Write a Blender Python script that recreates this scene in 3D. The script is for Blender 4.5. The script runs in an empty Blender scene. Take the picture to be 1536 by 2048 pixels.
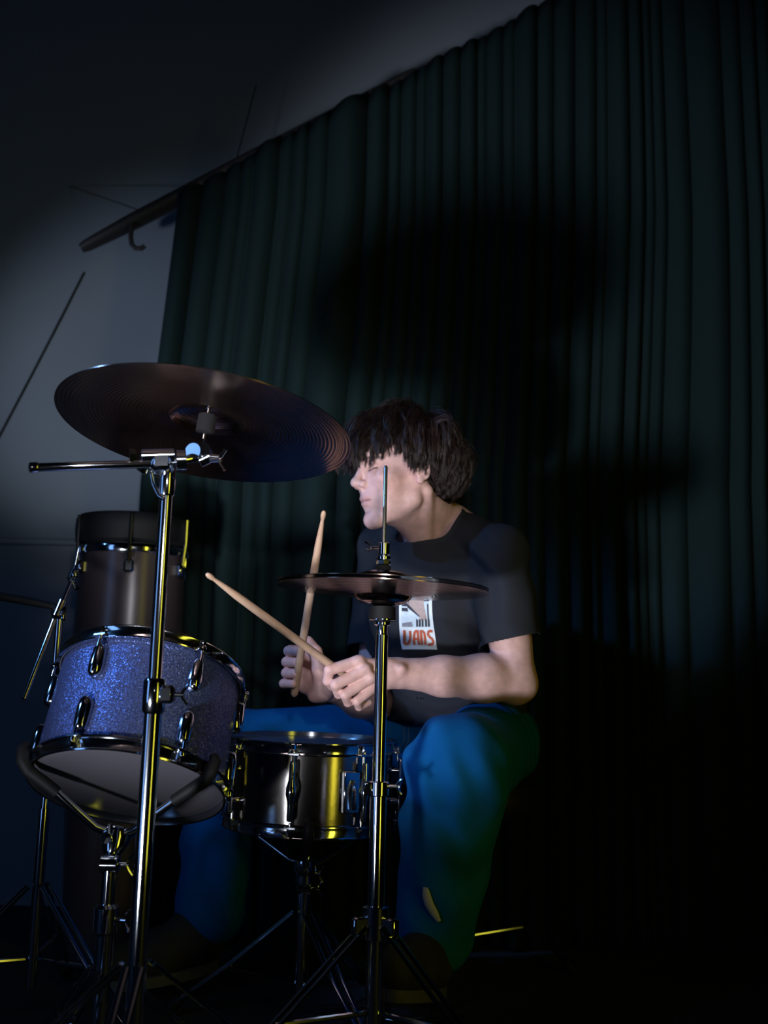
import bpy, math, random
import numpy as np
from mathutils import Vector, Matrix
from mathutils.bvhtree import BVHTree

random.seed(7)
rng = np.random.default_rng(7)
scene = bpy.context.scene
COL = scene.collection

# ------------------------------------------------------------------ camera
FPX, CW, CH = 2000.0, 1536, 2048
CAM = np.array([0.0, 0.0, 0.62])
PITCH, ROLL = math.radians(10.0), math.radians(1.3)
cam_d = bpy.data.cameras.new('camera')
cam_d.sensor_fit = 'HORIZONTAL'; cam_d.sensor_width = 36.0
cam_d.lens = FPX * 36.0 / CW
cam_d.clip_start = 0.02
cam_d.dof.use_dof = True; cam_d.dof.focus_distance = 1.75; cam_d.dof.aperture_fstop = 4.0
cam_o = bpy.data.objects.new('camera', cam_d); COL.objects.link(cam_o)
CM = Matrix.Rotation(math.pi / 2 + PITCH, 4, 'X') @ Matrix.Rotation(ROLL, 4, 'Z')
cam_o.matrix_world = Matrix.Translation(Vector(CAM)) @ CM
scene.camera = cam_o
CR = np.array(CM.to_3x3())

def ray(px, py):
    return CR @ np.array([(px - CW / 2) / FPX, (CH / 2 - py) / FPX, -1.0])
def P(px, py, Y):
    "point that stands at world depth Y on the line of sight through a pixel"
    d = ray(px, py)
    return CAM + d * (Y / d[1])

# ------------------------------------------------------------------ world, lights, exposure
w = bpy.data.worlds.new('world'); scene.world = w; w.use_nodes = True
w.node_tree.nodes['Background'].inputs[0].default_value = (0.25, 0.5, 1.0, 1)
w.node_tree.nodes['Background'].inputs[1].default_value = 0.004

def lamp(name, kind, loc, target, energy, color, radius, angle=None, blend=0.5):
    l = bpy.data.lights.new(name, kind); l.energy = energy; l.color = color
    if kind != 'SUN': l.shadow_soft_size = radius
    if kind == 'SPOT':
        l.spot_size = math.radians(angle); l.spot_blend = blend
    o = bpy.data.objects.new(name, l); COL.objects.link(o)
    o.location = loc
    o.rotation_euler = (Vector(target) - Vector(loc)).to_track_quat('-Z', 'Y').to_euler()
    return o
lamp('key_spot', 'SPOT', (-0.88, 0.15, 0.17), (-0.03, 2.0, 1.12), 160, (0.86, 0.90, 1.0), 0.11, 38, 0.5)
lamp('front_spot', 'SPOT', (0.06, -0.10, 1.00), (-0.15, 2.0, 0.98), 52, (0.94, 0.93, 1.0), 0.04, 31, 1.0)
lamp('added_wall_fill', 'SPOT', (-1.70, 0.90, 0.50), (-0.80, 2.95, 1.55), 75, (0.72, 0.83, 1.0), 0.05, 27, 0.9)  # fill added to brighten the grey wall, not a known lamp
lamp('blue_spot', 'SPOT', (-2.0, 1.15, 1.95), (-0.02, 1.95, 0.74), 95, (0.16, 0.42, 1.0), 0.05, 29, 0.5)
def panel(name, loc, target, energy, color, sx, sy, spread=180):
    l = bpy.data.lights.new(name, 'AREA'); l.energy = energy; l.color = color
    l.spread = math.radians(spread); l.shape = 'RECTANGLE'; l.size = sx; l.size_y = sy
    o = bpy.data.objects.new(name, l); COL.objects.link(o); o.location = loc
    o.rotation_euler = (Vector(target) - Vector(loc)).to_track_quat('-Z', 'Y').to_euler()
panel('blue_strip', (-1.95, 0.15, 1.0), (-0.3, 1.5, 0.95), 4.5, (0.22, 0.45, 1.0), 0.40, 1.9)
panel('yellow_strip', (1.25, 0.05, 0.95), (0.0, 1.9, 0.90), 1.0, (1.0, 0.88, 0.06), 0.26, 1.85, 75)

scene.view_settings.view_transform = 'Standard'
scene.view_settings.look = 'None'
scene.view_settings.exposure = 0.0
scene.view_settings.gamma = 1.0
scene.view_settings.use_curve_mapping = False

# ------------------------------------------------------------------ materials
def mat(name, color, rough=0.5, metal=0.0, spec=0.5, bump=None, noise=None, **kw):
    """bump=(scale,strength,distance); noise=(scale, colour2, contrast)"""
    m = bpy.data.materials.new(name); m.use_nodes = True
    nt = m.node_tree; b = nt.nodes['Principled BSDF']
    b.inputs['Base Color'].default_value = (*color, 1)
    b.inputs['Roughness'].default_value = rough
    b.inputs['Metallic'].default_value = metal
    b.inputs['Specular IOR Level'].default_value = spec
    for k, v in kw.items():
        b.inputs[k.replace('_', ' ')].default_value = v
    tc = nt.nodes.new('ShaderNodeTexCoord')
    if noise:
        n = nt.nodes.new('ShaderNodeTexNoise'); n.inputs['Scale'].default_value = noise[0]
        n.inputs['Detail'].default_value = 6
        nt.links.new(tc.outputs['Object'], n.inputs['Vector'])
        r = nt.nodes.new('ShaderNodeValToRGB')
        r.color_ramp.elements[0].position = 0.5 - noise[2]; r.color_ramp.elements[0].color = (*color, 1)
        r.color_ramp.elements[1].position = 0.5 + noise[2]; r.color_ramp.elements[1].color = (*noise[1], 1)
        nt.links.new(n.outputs['Fac'], r.inputs['Fac'])
        nt.links.new(r.outputs['Color'], b.inputs['Base Color'])
    if bump:
        n = nt.nodes.new('ShaderNodeTexNoise'); n.inputs['Scale'].default_value = bump[0]
        n.inputs['Detail'].default_value = 4
        nt.links.new(tc.outputs['Object'], n.inputs['Vector'])
        bp = nt.nodes.new('ShaderNodeBump'); bp.inputs['Strength'].default_value = bump[1]
        bp.inputs['Distance'].default_value = bump[2]
        nt.links.new(n.outputs['Fac'], bp.inputs['Height'])
        nt.links.new(bp.outputs['Normal'], b.inputs['Normal'])
    return m

def cymbal_mat(name, color, rough):
    m = mat(name, color, rough, 1.0)
    nt = m.node_tree; b = nt.nodes['Principled BSDF']
    tc = nt.nodes.new('ShaderNodeTexCoord')
    sx = nt.nodes.new('ShaderNodeSeparateXYZ'); cx = nt.nodes.new('ShaderNodeCombineXYZ')
    nt.links.new(tc.outputs['Object'], sx.inputs[0])
    nt.links.new(sx.outputs['X'], cx.inputs['X']); nt.links.new(sx.outputs['Y'], cx.inputs['Y'])
    ln = nt.nodes.new('ShaderNodeVectorMath'); ln.operation = 'LENGTH'
    nt.links.new(cx.outputs[0], ln.inputs[0])
    nz = nt.nodes.new('ShaderNodeTexNoise'); nz.inputs['Scale'].default_value = 30
    nt.links.new(tc.outputs['Object'], nz.inputs['Vector'])
    def sine(freq):
        mu = nt.nodes.new('ShaderNodeMath'); mu.operation = 'MULTIPLY'; mu.inputs[1].default_value = freq
        nt.links.new(ln.outputs['Value'], mu.inputs[0])
        s = nt.nodes.new('ShaderNodeMath'); s.operation = 'SINE'; nt.links.new(mu.outputs[0], s.inputs[0])
        return s
    a, c = sine(2 * math.pi / 0.0062), sine(2 * math.pi / 0.0019)
    mx = nt.nodes.new('ShaderNodeMath'); mx.operation = 'MULTIPLY_ADD'; mx.inputs[1].default_value = 0.25
    nt.links.new(c.outputs[0], mx.inputs[0]); nt.links.new(a.outputs[0], mx.inputs[2])
    bp = nt.nodes.new('ShaderNodeBump'); bp.inputs['Strength'].default_value = 0.45; bp.inputs['Distance'].default_value = 0.0002
    nt.links.new(mx.outputs[0], bp.inputs['Height'])
    nt.links.new(bp.outputs['Normal'], b.inputs['Normal'])
    mr = nt.nodes.new('ShaderNodeMapRange')
    mr.inputs['From Min'].default_value = 0.3; mr.inputs['From Max'].default_value = 0.7
    mr.inputs['To Min'].default_value = rough * 0.92; mr.inputs['To Max'].default_value = rough * 1.1
    nt.links.new(nz.outputs['Fac'], mr.inputs['Value']); nt.links.new(mr.outputs[0], b.inputs['Roughness'])
    return m

def sparkle_mat(name, color, scale, amount, rough, metal):
    m = mat(name, color, rough, metal)
    nt = m.node_tree; b = nt.nodes['Principled BSDF']
    tc = nt.nodes.new('ShaderNodeTexCoord'); v = nt.nodes.new('ShaderNodeTexVoronoi')
    v.inputs['Scale'].default_value = scale
    nt.links.new(tc.outputs['Object'], v.inputs['Vector'])
    g = nt.nodes.new('ShaderNodeNewGeometry')
    sb = nt.nodes.new('ShaderNodeVectorMath'); sb.operation = 'SUBTRACT'; sb.inputs[1].default_value = (.5, .5, .5)
    nt.links.new(v.outputs['Color'], sb.inputs[0])
    sc_ = nt.nodes.new('ShaderNodeVectorMath'); sc_.operation = 'SCALE'; sc_.inputs['Scale'].default_value = amount
    nt.links.new(sb.outputs[0], sc_.inputs[0])
    ad = nt.nodes.new('ShaderNodeVectorMath'); ad.operation = 'ADD'
    nt.links.new(sc_.outputs[0], ad.inputs[0]); nt.links.new(g.outputs['Normal'], ad.inputs[1])
    nm = nt.nodes.new('ShaderNodeVectorMath'); nm.operation = 'NORMALIZE'
    nt.links.new(ad.outputs[0], nm.inputs[0]); nt.links.new(nm.outputs[0], b.inputs['Normal'])
    return m

M = dict(
    chrome=mat('chrome', (0.62, 0.66, 0.72), 0.10, 1.0),
    satin=mat('satin_steel', (0.70, 0.72, 0.66), 0.30, 1.0),
    steel=mat('steel', (0.30, 0.28, 0.27), 0.16, 1.0, bump=(60, 0.05, 0.002)),
    dark_metal=mat('dark_metal', (0.05, 0.05, 0.06), 0.3, 0.8),
    rubber=mat('rubber', (0.005, 0.005, 0.006), 0.65, 0.0, 0.3),
    felt=mat('felt', (0.006, 0.006, 0.007), 0.9, bump=(400, 0.4, 0.001)),
    crash=cymbal_mat('crash_bronze', (0.50, 0.33, 0.27), 0.20),
    hat=cymbal_mat('hat_bronze', (0.19, 0.135, 0.11), 0.16),
    sparkle=sparkle_mat('sparkle_wrap', (0.10, 0.135, 0.33), 800, 0.70, 0.33, 0.75),
    head=mat('drum_head', (0.09, 0.085, 0.10), 0.32, bump=(90, 0.05, 0.001)),
    dark_wood=mat('dark_drum_shell', (0.06, 0.045, 0.05), 0.28, 0.0, bump=(25, 0.05, 0.002)),
    stick=mat('hickory', (0.62, 0.42, 0.30), 0.45, noise=(60, (0.50, 0.32, 0.22), 0.25), bump=(150, 0.15, 0.0006)),
    hair=mat('hair', (0.030, 0.017, 0.015), 0.36, 0.0, 0.5),
    shirt=mat('shirt_cotton', (0.024, 0.026, 0.033), 0.9, 0.0, 0.2, bump=(900, 0.25, 0.0006)),
    jeans=mat('denim', (0.002, 0.095, 0.28), 0.9, 0.0, 0.15, noise=(14, (0.004, 0.135, 0.36), 0.25), bump=(700, 0.3, 0.0008)),
    shoe=mat('shoe_canvas', (0.02, 0.02, 0.024), 0.8, bump=(500, 0.2, 0.0006)),
    shoe_sole=mat('shoe_sole', (0.07, 0.07, 0.07), 0.7),
    shoe_white=mat('shoe_rubber', (0.55, 0.53, 0.45), 0.6),
    curtain=mat('curtain_cloth', (0.011, 0.024, 0.026), 0.95, 0.0, 0.1, bump=(500, 0.25, 0.0008)),
    wall=mat('wall_paint', (0.20, 0.23, 0.27), 0.85, 0.0, 0.25, noise=(3, (0.23, 0.26, 0.30), 0.3), bump=(120, 0.12, 0.002)),
    ceiling=mat('ceiling_paint', (0.06, 0.07, 0.08), 0.9, bump=(80, 0.1, 0.002)),
    floor=mat('floor_carpet', (0.020, 0.022, 0.028), 0.95, noise=(90, (0.034, 0.034, 0.04), 0.2), bump=(600, 0.5, 0.003)),
    rail=mat('rail_wood', (0.030, 0.026, 0.030), 0.6, bump=(30, 0.1, 0.002)),
    vinyl=mat('black_vinyl', (0.012, 0.012, 0.014), 0.45, bump=(300, 0.15, 0.0008)),
    print_white=mat('print_white', (0.82, 0.88, 0.92), 0.8),
    print_blue=mat('print_pale_blue', (0.55, 0.68, 0.76), 0.8, noise=(120, (0.72, 0.80, 0.86), 0.2)),
    print_tan=mat('print_tan', (0.42, 0.31, 0.29), 0.8, noise=(160, (0.52, 0.40, 0.36), 0.2)),
    print_dark=mat('print_dark', (0.035, 0.035, 0.05), 0.8),
    print_grey=mat('print_grey', (0.20, 0.20, 0.25), 0.8, noise=(200, (0.30, 0.30, 0.34), 0.2)),
    print_red=mat('print_red', (0.60, 0.085, 0.030), 0.8, noise=(90, (0.50, 0.12, 0.06), 0.2)),
)
# skin: colour attribute carries lips, lashes, brows, scalp and painted mouth-slit shade
sk = mat('skin', (0.7, 0.45, 0.4), 0.5, 0.0, 0.35, bump=(220, 0.12, 0.0006))
_nt = sk.node_tree; _b = _nt.nodes['Principled BSDF']
_a = _nt.nodes.new('ShaderNodeVertexColor'); _a.layer_name = 'tint'
_n = _nt.nodes.new('ShaderNodeTexNoise'); _n.inputs['Scale'].default_value = 70; _n.inputs['Detail'].default_value = 5
_tc = _nt.nodes.new('ShaderNodeTexCoord'); _nt.links.new(_tc.outputs['Object'], _n.inputs['Vector'])
_mr = _nt.nodes.new('ShaderNodeMapRange'); _mr.inputs['From Min'].default_value = .3; _mr.inputs['From Max'].default_value = .7
_mr.inputs['To Min'].default_value = 0.86; _mr.inputs['To Max'].default_value = 1.08
_nt.links.new(_n.outputs['Fac'], _mr.inputs['Value'])
_mx = _nt.nodes.new('ShaderNodeVectorMath'); _mx.operation = 'SCALE'
_nt.links.new(_a.outputs['Color'], _mx.inputs[0]); _nt.links.new(_mr.outputs[0], _mx.inputs['Scale'])
_nt.links.new(_mx.outputs[0], _b.inputs['Base Color'])
_b.inputs['Subsurface Weight'].default_value = 0.12
_b.inputs['Subsurface Radius'].default_value = (0.006, 0.0025, 0.0015)
_b.inputs['Subsurface Scale'].default_value = 1.0
M['skin'] = sk

# ------------------------------------------------------------------ mesh helpers
def nrm(v):
    v = np.asarray(v, float); return v / np.linalg.norm(v)
def frame(axis, ref=(0, 0, 1)):
    "4x4-free frame: returns x,y,z unit vectors with z along axis"
    z = nrm(axis); r = np.asarray(ref, float)
    if abs(z @ nrm(r)) > 0.97: r = np.array([0, 1.0, 0])
    x = nrm(np.cross(r, z)); y = np.cross(z, x)
    return x, y, z
def mat4(origin, x, y, z):
    m = np.eye(4); m[:3, 0] = x; m[:3, 1] = y; m[:3, 2] = z; m[:3, 3] = origin
    return m

class MB:
    def __init__(self): self.v = []; self.f = []; self.mi = []; self.cur = 0
    def add(self, verts, faces, T=None):
        o = len(self.v); verts = np.asarray(verts, float)
        if T is not None: verts = verts @ T[:3, :3].T + T[:3, 3]
        self.v.extend(verts.tolist())
        self.f.extend([[i + o for i in f] for f in faces]); self.mi.extend([self.cur] * len(faces))
        return self
    def lathe(self, prof, T=None, n=48, closed=False, caps=False):
        vs = []; fs = []; k = len(prof)
        for i in range(n):
            a = 2 * math.pi * i / n; c, s = math.cos(a), math.sin(a)
            vs += [(r * c, r * s, z) for r, z in prof]
        for i in range(n):
            j = (i + 1) % n
            for q in range(k - (0 if closed else 1)):
                q2 = (q + 1) % k
                fs.append([i * k + q, j * k + q, j * k + q2, i * k + q2])
        if caps:
            fs.append([i * k for i in range(n)][::-1]); fs.append([i * k + k - 1 for i in range(n)])
        return self.add(vs, fs, T)
    def tube(self, pts, rad, n=14, caps=True, flat=1.0, ref=(0, 0, 1), T=None):
        pts = [np.asarray(p, float) for p in pts]
        if np.isscalar(rad): rad = [rad] * len(pts)
        vs = []; fs = []
        x = None
        for i, p in enumerate(pts):
            d = pts[min(i + 1, len(pts) - 1)] - pts[max(i - 1, 0)]
            if x is None: x, y, z = frame(d, ref)
            else:
                z = nrm(d); y = nrm(np.cross(z, x)); x = np.cross(y, z)
            for q in range(n):
                a = 2 * math.pi * q / n
                vs.append(p + rad[i] * (math.cos(a) * x + flat * math.sin(a) * y))
        for i in range(len(pts) - 1):
            for q in range(n):
                q2 = (q + 1) % n
                fs.append([i * n + q, i * n + q2, (i + 1) * n + q2, (i + 1) * n + q])
        if caps:
            fs.append(list(range(n))[::-1]); fs.append([(len(pts) - 1) * n + q for q in range(n)])
        return self.add(vs, fs, T)
    def box(self, c, size, axes=None, bev=0.12, T=None):
        "chamfered box"
        ax = np.eye(3) if axes is None else np.array(axes)
        h = np.array(size) / 2.0; b = min(h) * bev * 2
        vs = []; idx = {}
        for sx in (-1, 1):
            for sy in (-1, 1):
                for sz in (-1, 1):
                    s = np.array([sx, sy, sz])
                    for k in range(3):
                        q = s * h; o = [j for j in range(3) if j != k]
                        q[o[0]] -= s[o[0]] * b; q[o[1]] -= s[o[1]] * b
                        idx[(sx, sy, sz, k)] = len(vs); vs.append(np.asarray(c) + q @ ax)
        fs = []
        for k in range(3):
            o = [j for j in range(3) if j != k]
            for s in (-1, 1):
                ring = []
                for (p, q) in ((-1, -1), (1, -1), (1, 1), (-1, 1)):
                    t = [0, 0, 0]; t[k] = s; t[o[0]] = p; t[o[1]] = q
                    ring.append(idx[(*t, k)])
                flip = (s < 0) ^ (k == 1)
                fs.append(ring[::-1] if flip else ring)
            for p in (-1, 1):
                for q in (-1, 1):
                    t1 = [0, 0, 0]; t2 = [0, 0, 0]; t1[k] = -1; t2[k] = 1
                    for t in (t1, t2): t[o[0]] = p; t[o[1]] = q
                    fs.append([idx[(*t1, o[0])], idx[(*t2, o[0])], idx[(*t2, o[1])], idx[(*t1, o[1])]])
        for sx in (-1, 1):
            for sy in (-1, 1):
                for sz in (-1, 1):
                    fs.append([idx[(sx, sy, sz, 0)], idx[(sx, sy, sz, 1)], idx[(sx, sy, sz, 2)]])
        return self.add(vs, fs, T)
    def build(self, name, material, parent=None, angle=40, recalc=True):
        root = parent
        while root is not None and root.parent is not None: root = root.parent
        off = np.array(root.location) if root is not None else np.zeros(3)
        rot = ROOT_ROT.get(root.name) if root is not None else None
        me = bpy.data.meshes.new(name)
        v = np.array(self.v) - off
        if rot is not None: v = v @ rot          # world -> root axes
        me.from_pydata(v.tolist(), [], self.f)
        for m_ in (material if isinstance(material, (list, tuple)) else [material]): me.materials.append(m_)
        if any(self.mi): me.polygons.foreach_set('material_index', self.mi)
        if recalc:
            import bmesh
            bm = bmesh.new(); bm.from_mesh(me); bmesh.ops.recalc_face_normals(bm, faces=bm.faces); bm.to_mesh(me); bm.free()
        me.polygons.foreach_set('use_smooth', [True] * len(me.polygons))
        me.set_sharp_from_angle(angle=math.radians(angle))
        o = bpy.data.objects.new(name, me); COL.objects.link(o)
        if parent is not None: o.parent = parent
        return o
ROOT_ROT = {}

def tag(o, label=None, cat=None, group=None, kind=None):
    if label: o['label'] = label
    if cat: o['category'] = cat
    if group: o['group'] = group
    if kind: o['kind'] = kind
    return o
def thing(name, loc, label, cat, group=None):
    o = bpy.data.objects.new(name, None); COL.objects.link(o); o.location = tuple(loc)
    o.empty_display_size = 0.05
    return tag(o, label, cat, group)
def recentre(o, c, R=None):
    "move a one-mesh thing's origin (and axes R, columns) to c"
    n = len(o.data.vertices); co = np.empty(n * 3); o.data.vertices.foreach_get('co', co)
    co = co.reshape(-1, 3) - np.asarray(c)
    if R is not None: co = co @ R
    o.data.vertices.foreach_set('co', co.ravel())
    m = np.eye(4); m[:3, 3] = c
    if R is not None: m[:3, :3] = R
    o.matrix_world = Matrix(m.tolist())
    o.data.update()

# ------------------------------------------------------------------ the setting
def quad_sheet(name, corners, material, thick, normal):
    mb = MB(); c = [np.asarray(q, float) for q in corners]; n = np.asarray(normal, float) * thick
    mb.add([*c, *[q - n for q in c]], [[0, 1, 2, 3], [7, 6, 5, 4], [0, 4, 5, 1], [1, 5, 6, 2], [2, 6, 7, 3], [3, 7, 4, 0]])
    return tag(mb.build(name, material), kind='structure')
XL, XR, YB, YF, ZT = -2.6, 2.6, 2.95, -1.6, 3.2
quad_sheet('floor', [(XL, YF, 0), (XR, YF, 0), (XR, YB, 0), (XL, YB, 0)], M['floor'], 0.1, (0, 0, 1))
quad_sheet('ceiling', [(XL, YF, ZT), (XL, YB, ZT), (XR, YB, ZT), (XR, YF, ZT)], M['ceiling'], 0.1, (0, 0, -1))
quad_sheet('wall_back', [(XL, YB, 0), (XR, YB, 0), (XR, YB, ZT), (XL, YB, ZT)], M['wall'], 0.1, (0, -1, 0))
quad_sheet('wall_left', [(XL, YF, 0), (XL, YB, 0), (XL, YB, ZT), (XL, YF, ZT)], M['wall'], 0.1, (1, 0, 0))
quad_sheet('wall_right', [(XR, YF, 0), (XR, YF, ZT), (XR, YB, ZT), (XR, YB, 0)], M['curtain'], 0.1, (-1, 0, 0))
quad_sheet('wall_front', [(XL, YF, 0), (XL, YF, ZT), (XR, YF, ZT), (XR, YF, 0)], M['curtain'], 0.1, (0, 1, 0))
# slim ledge that runs along the back wall
a = P(0, 1083, YB); mb = MB()
mb.box(((XL - 0.75) / 2, YB - 0.010, a[2]), (XL * -1 - 0.75, 0.018, 0.016))
tag(mb.build('trim_1', M['wall']), kind='structure')

# sloping curtain rail
YR = 2.64
r0, r1 = P(162, 497, YR), P(838, 148, YR)
rail_dir = nrm(r1 - r0)
rail = thing('curtain_rail', r0, 'dark sloping curtain rail rising to the right above the curtain', 'curtain rail')
mb = MB(); rx = np.array([0, 1.0, 0]); rz = np.cross(rail_dir, rx)
mb.tube([r0, r0 + rail_dir * 0.02, r0 + rail_dir * 0.16, (r0 + r1) / 2, r1 - rail_dir * .02, r1], [0.016, 0.022, 0.030, 0.034, 0.030, 0.022], n=16, flat=0.7)
mb.build('rail_pole', M['rail'], rail)
hk = P(262, 468, YR - .03); mb = MB()
mb.tube([hk + q for q in ([0, 0, .03], [0, 0, -.01], [.004, 0, -.03], [.016, 0, -.042], [.032, 0, -.042], [.04, 0, -.034])], 0.007, n=10)
mb.build('hook', M['rail'], rail)
for (x0, y0, x1, y1) in ((470, 330, 512, 170), (292, 425, 140, 372)):
    mb = MB(); mb.tube([P(x0, y0, YR), P(x1, y1, YB - .01 if x1 < 200 else YR + .02)], 0.0018, n=6)
    mb.build('wire', M['steel'], rail)
mb = MB(); mb.tube([P(168, 545, YB - .004), P(120, 640, YB - .004), P(62, 752, YB - .004), P(-40, 945, YB - .004)], 0.0032, n=8)
c_ = mb.build('cable', M['rubber']); recentre(c_, P(62, 752, YB - .004))
tag(c_, 'thin dark cable running diagonally down the grey wall', 'cable')

# pleated curtain
YC = 2.58
xl_top, xl_bot = P(342, 500, YC)[0], P(276, 940, YC)[0]
z_top_ref, z_bot_ref = P(342, 500, YC)[2], P(276, 940, YC)[2]
NX, NZ = 1200, 50
us = np.linspace(0, 1, NX)
wid = []
while sum(wid) < 3.4: wid.append(float(rng.choice([.030, .042, .055, .075, .10], p=[.2, .28, .27, .17, .08]) * rng.uniform(.8, 1.2)))
edge = np.concatenate([[0], np.cumsum(wid)]); dep = rng.uniform(.35, 1.0, len(edge))
xs_ = us * 3.2; kk = np.searchsorted(edge, xs_, side='right') - 1
fr = (xs_ - edge[kk]) / np.array(wid)[kk]                  # place inside a pleat
lobe = np.sin(np.pi * fr) ** .8                            # rounded pleat with a sharp crease on either side
fold = -.62 * np.array(wid)[kk] * lobe * (dep[kk] * .7 + .3) + .012 * np.sin(xs_ * 9 + 1) + .008 * np.sin(xs_ * 23) + .022
vs = []
for j in range(NZ + 1):
    t = j / NZ
    for i in range(NX):
        x_r = 2.5
        ztop = None
        z_hi = min(r0[2] + (xl_top + us[i] * (x_r - xl_top) - r0[0]) * rail_dir[2] / rail_dir[0], 3.15) - 0.01
        z = 0.01 + (z_hi - 0.01) * t
        k = np.clip((z - z_bot_ref) / (z_top_ref - z_bot_ref), 0, 1.25)
        xl = xl_bot + (xl_top - xl_bot) * k ** 0.8
        x = xl + us[i] * (x_r - xl)
        A = 1.0 - 0.25 * t
        wob = 0.006 * math.sin(3.1 * z + us[i] * 40)
        vs.append((x + 0.004 * math.sin(2.2 * z + 21 * us[i]), YC + A * fold[i] + wob, z))
fs = [[j * NX + i, j * NX + i + 1, (j + 1) * NX + i + 1, (j + 1) * NX + i] for j in range(NZ) for i in range(NX - 1)]
mb = MB(); mb.add(vs, fs); cu = mb.build('curtain', M['curtain'], angle=80, recalc=False)
recentre(cu, (0.6, YC, 0.0))
sol = cu.modifiers.new('thickness', 'SOLIDIFY'); sol.thickness = 0.003
tag(cu, 'dark pleated stage curtain hanging behind the drummer', 'curtain')

# ------------------------------------------------------------------ drum building
def stand_legs(root, hub, ground_z=0.0, spread=0.26, n=3, rot=0.3, rad=0.009, drop=0.0):
    "double-braced tripod legs from a hub point down to the floor"
    for k in range(n):
        a = rot + 2 * math.pi * k / n; d = np.array([math.cos(a), math.sin(a), 0])
        foot = np.array([hub[0], hub[1], 0.012]) + d * spread
        knee = hub + d * 0.02
        mid = knee * 0.45 + foot * 0.55
        mb = MB()
        for s in (-1, 1):
            q = np.array([-d[1], d[0], 0]) * 0.010 * s
            mb.tube([knee + q, mid + q, foot + np.array([0, 0, .012]) + q * .6], [rad * .6] * 3, n=8, flat=0.6)
        leg = mb.build('leg', M['chrome'], root)
        mb = MB(); mb.tube([np.array([hub[0], hub[1], max(0.05, hub[2] - 0.13)]) + d * .014, mid], [0.0045, 0.0045], n=8)
        mb.build('brace', M['chrome'], leg)
        mb = MB(); mb.tube([foot + [0, 0, .022] - d * .012, foot + [0, 0, .008], foot + [0, 0, -0.002] + d * .012], [0.010, 0.013, 0.011], n=12)
        mb.build('rubber_foot', M['rubber'], leg)

def wing(mb, c, d, size=0.016):
    "wing screw: shaft and two wings; d points outwards"
    x, y, z = frame(d)
    mb.tube([c - z * 0.006, c + z * 0.012], [0.0035, 0.0035], n=10)
    for s in (-1, 1):
        mb.tube([c + z * .008, c + z * .012 + y * s * size * .5, c + z * .018 + y * s * size], [0.003, 0.0045, 0.0038], n=8, flat=.6)

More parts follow.
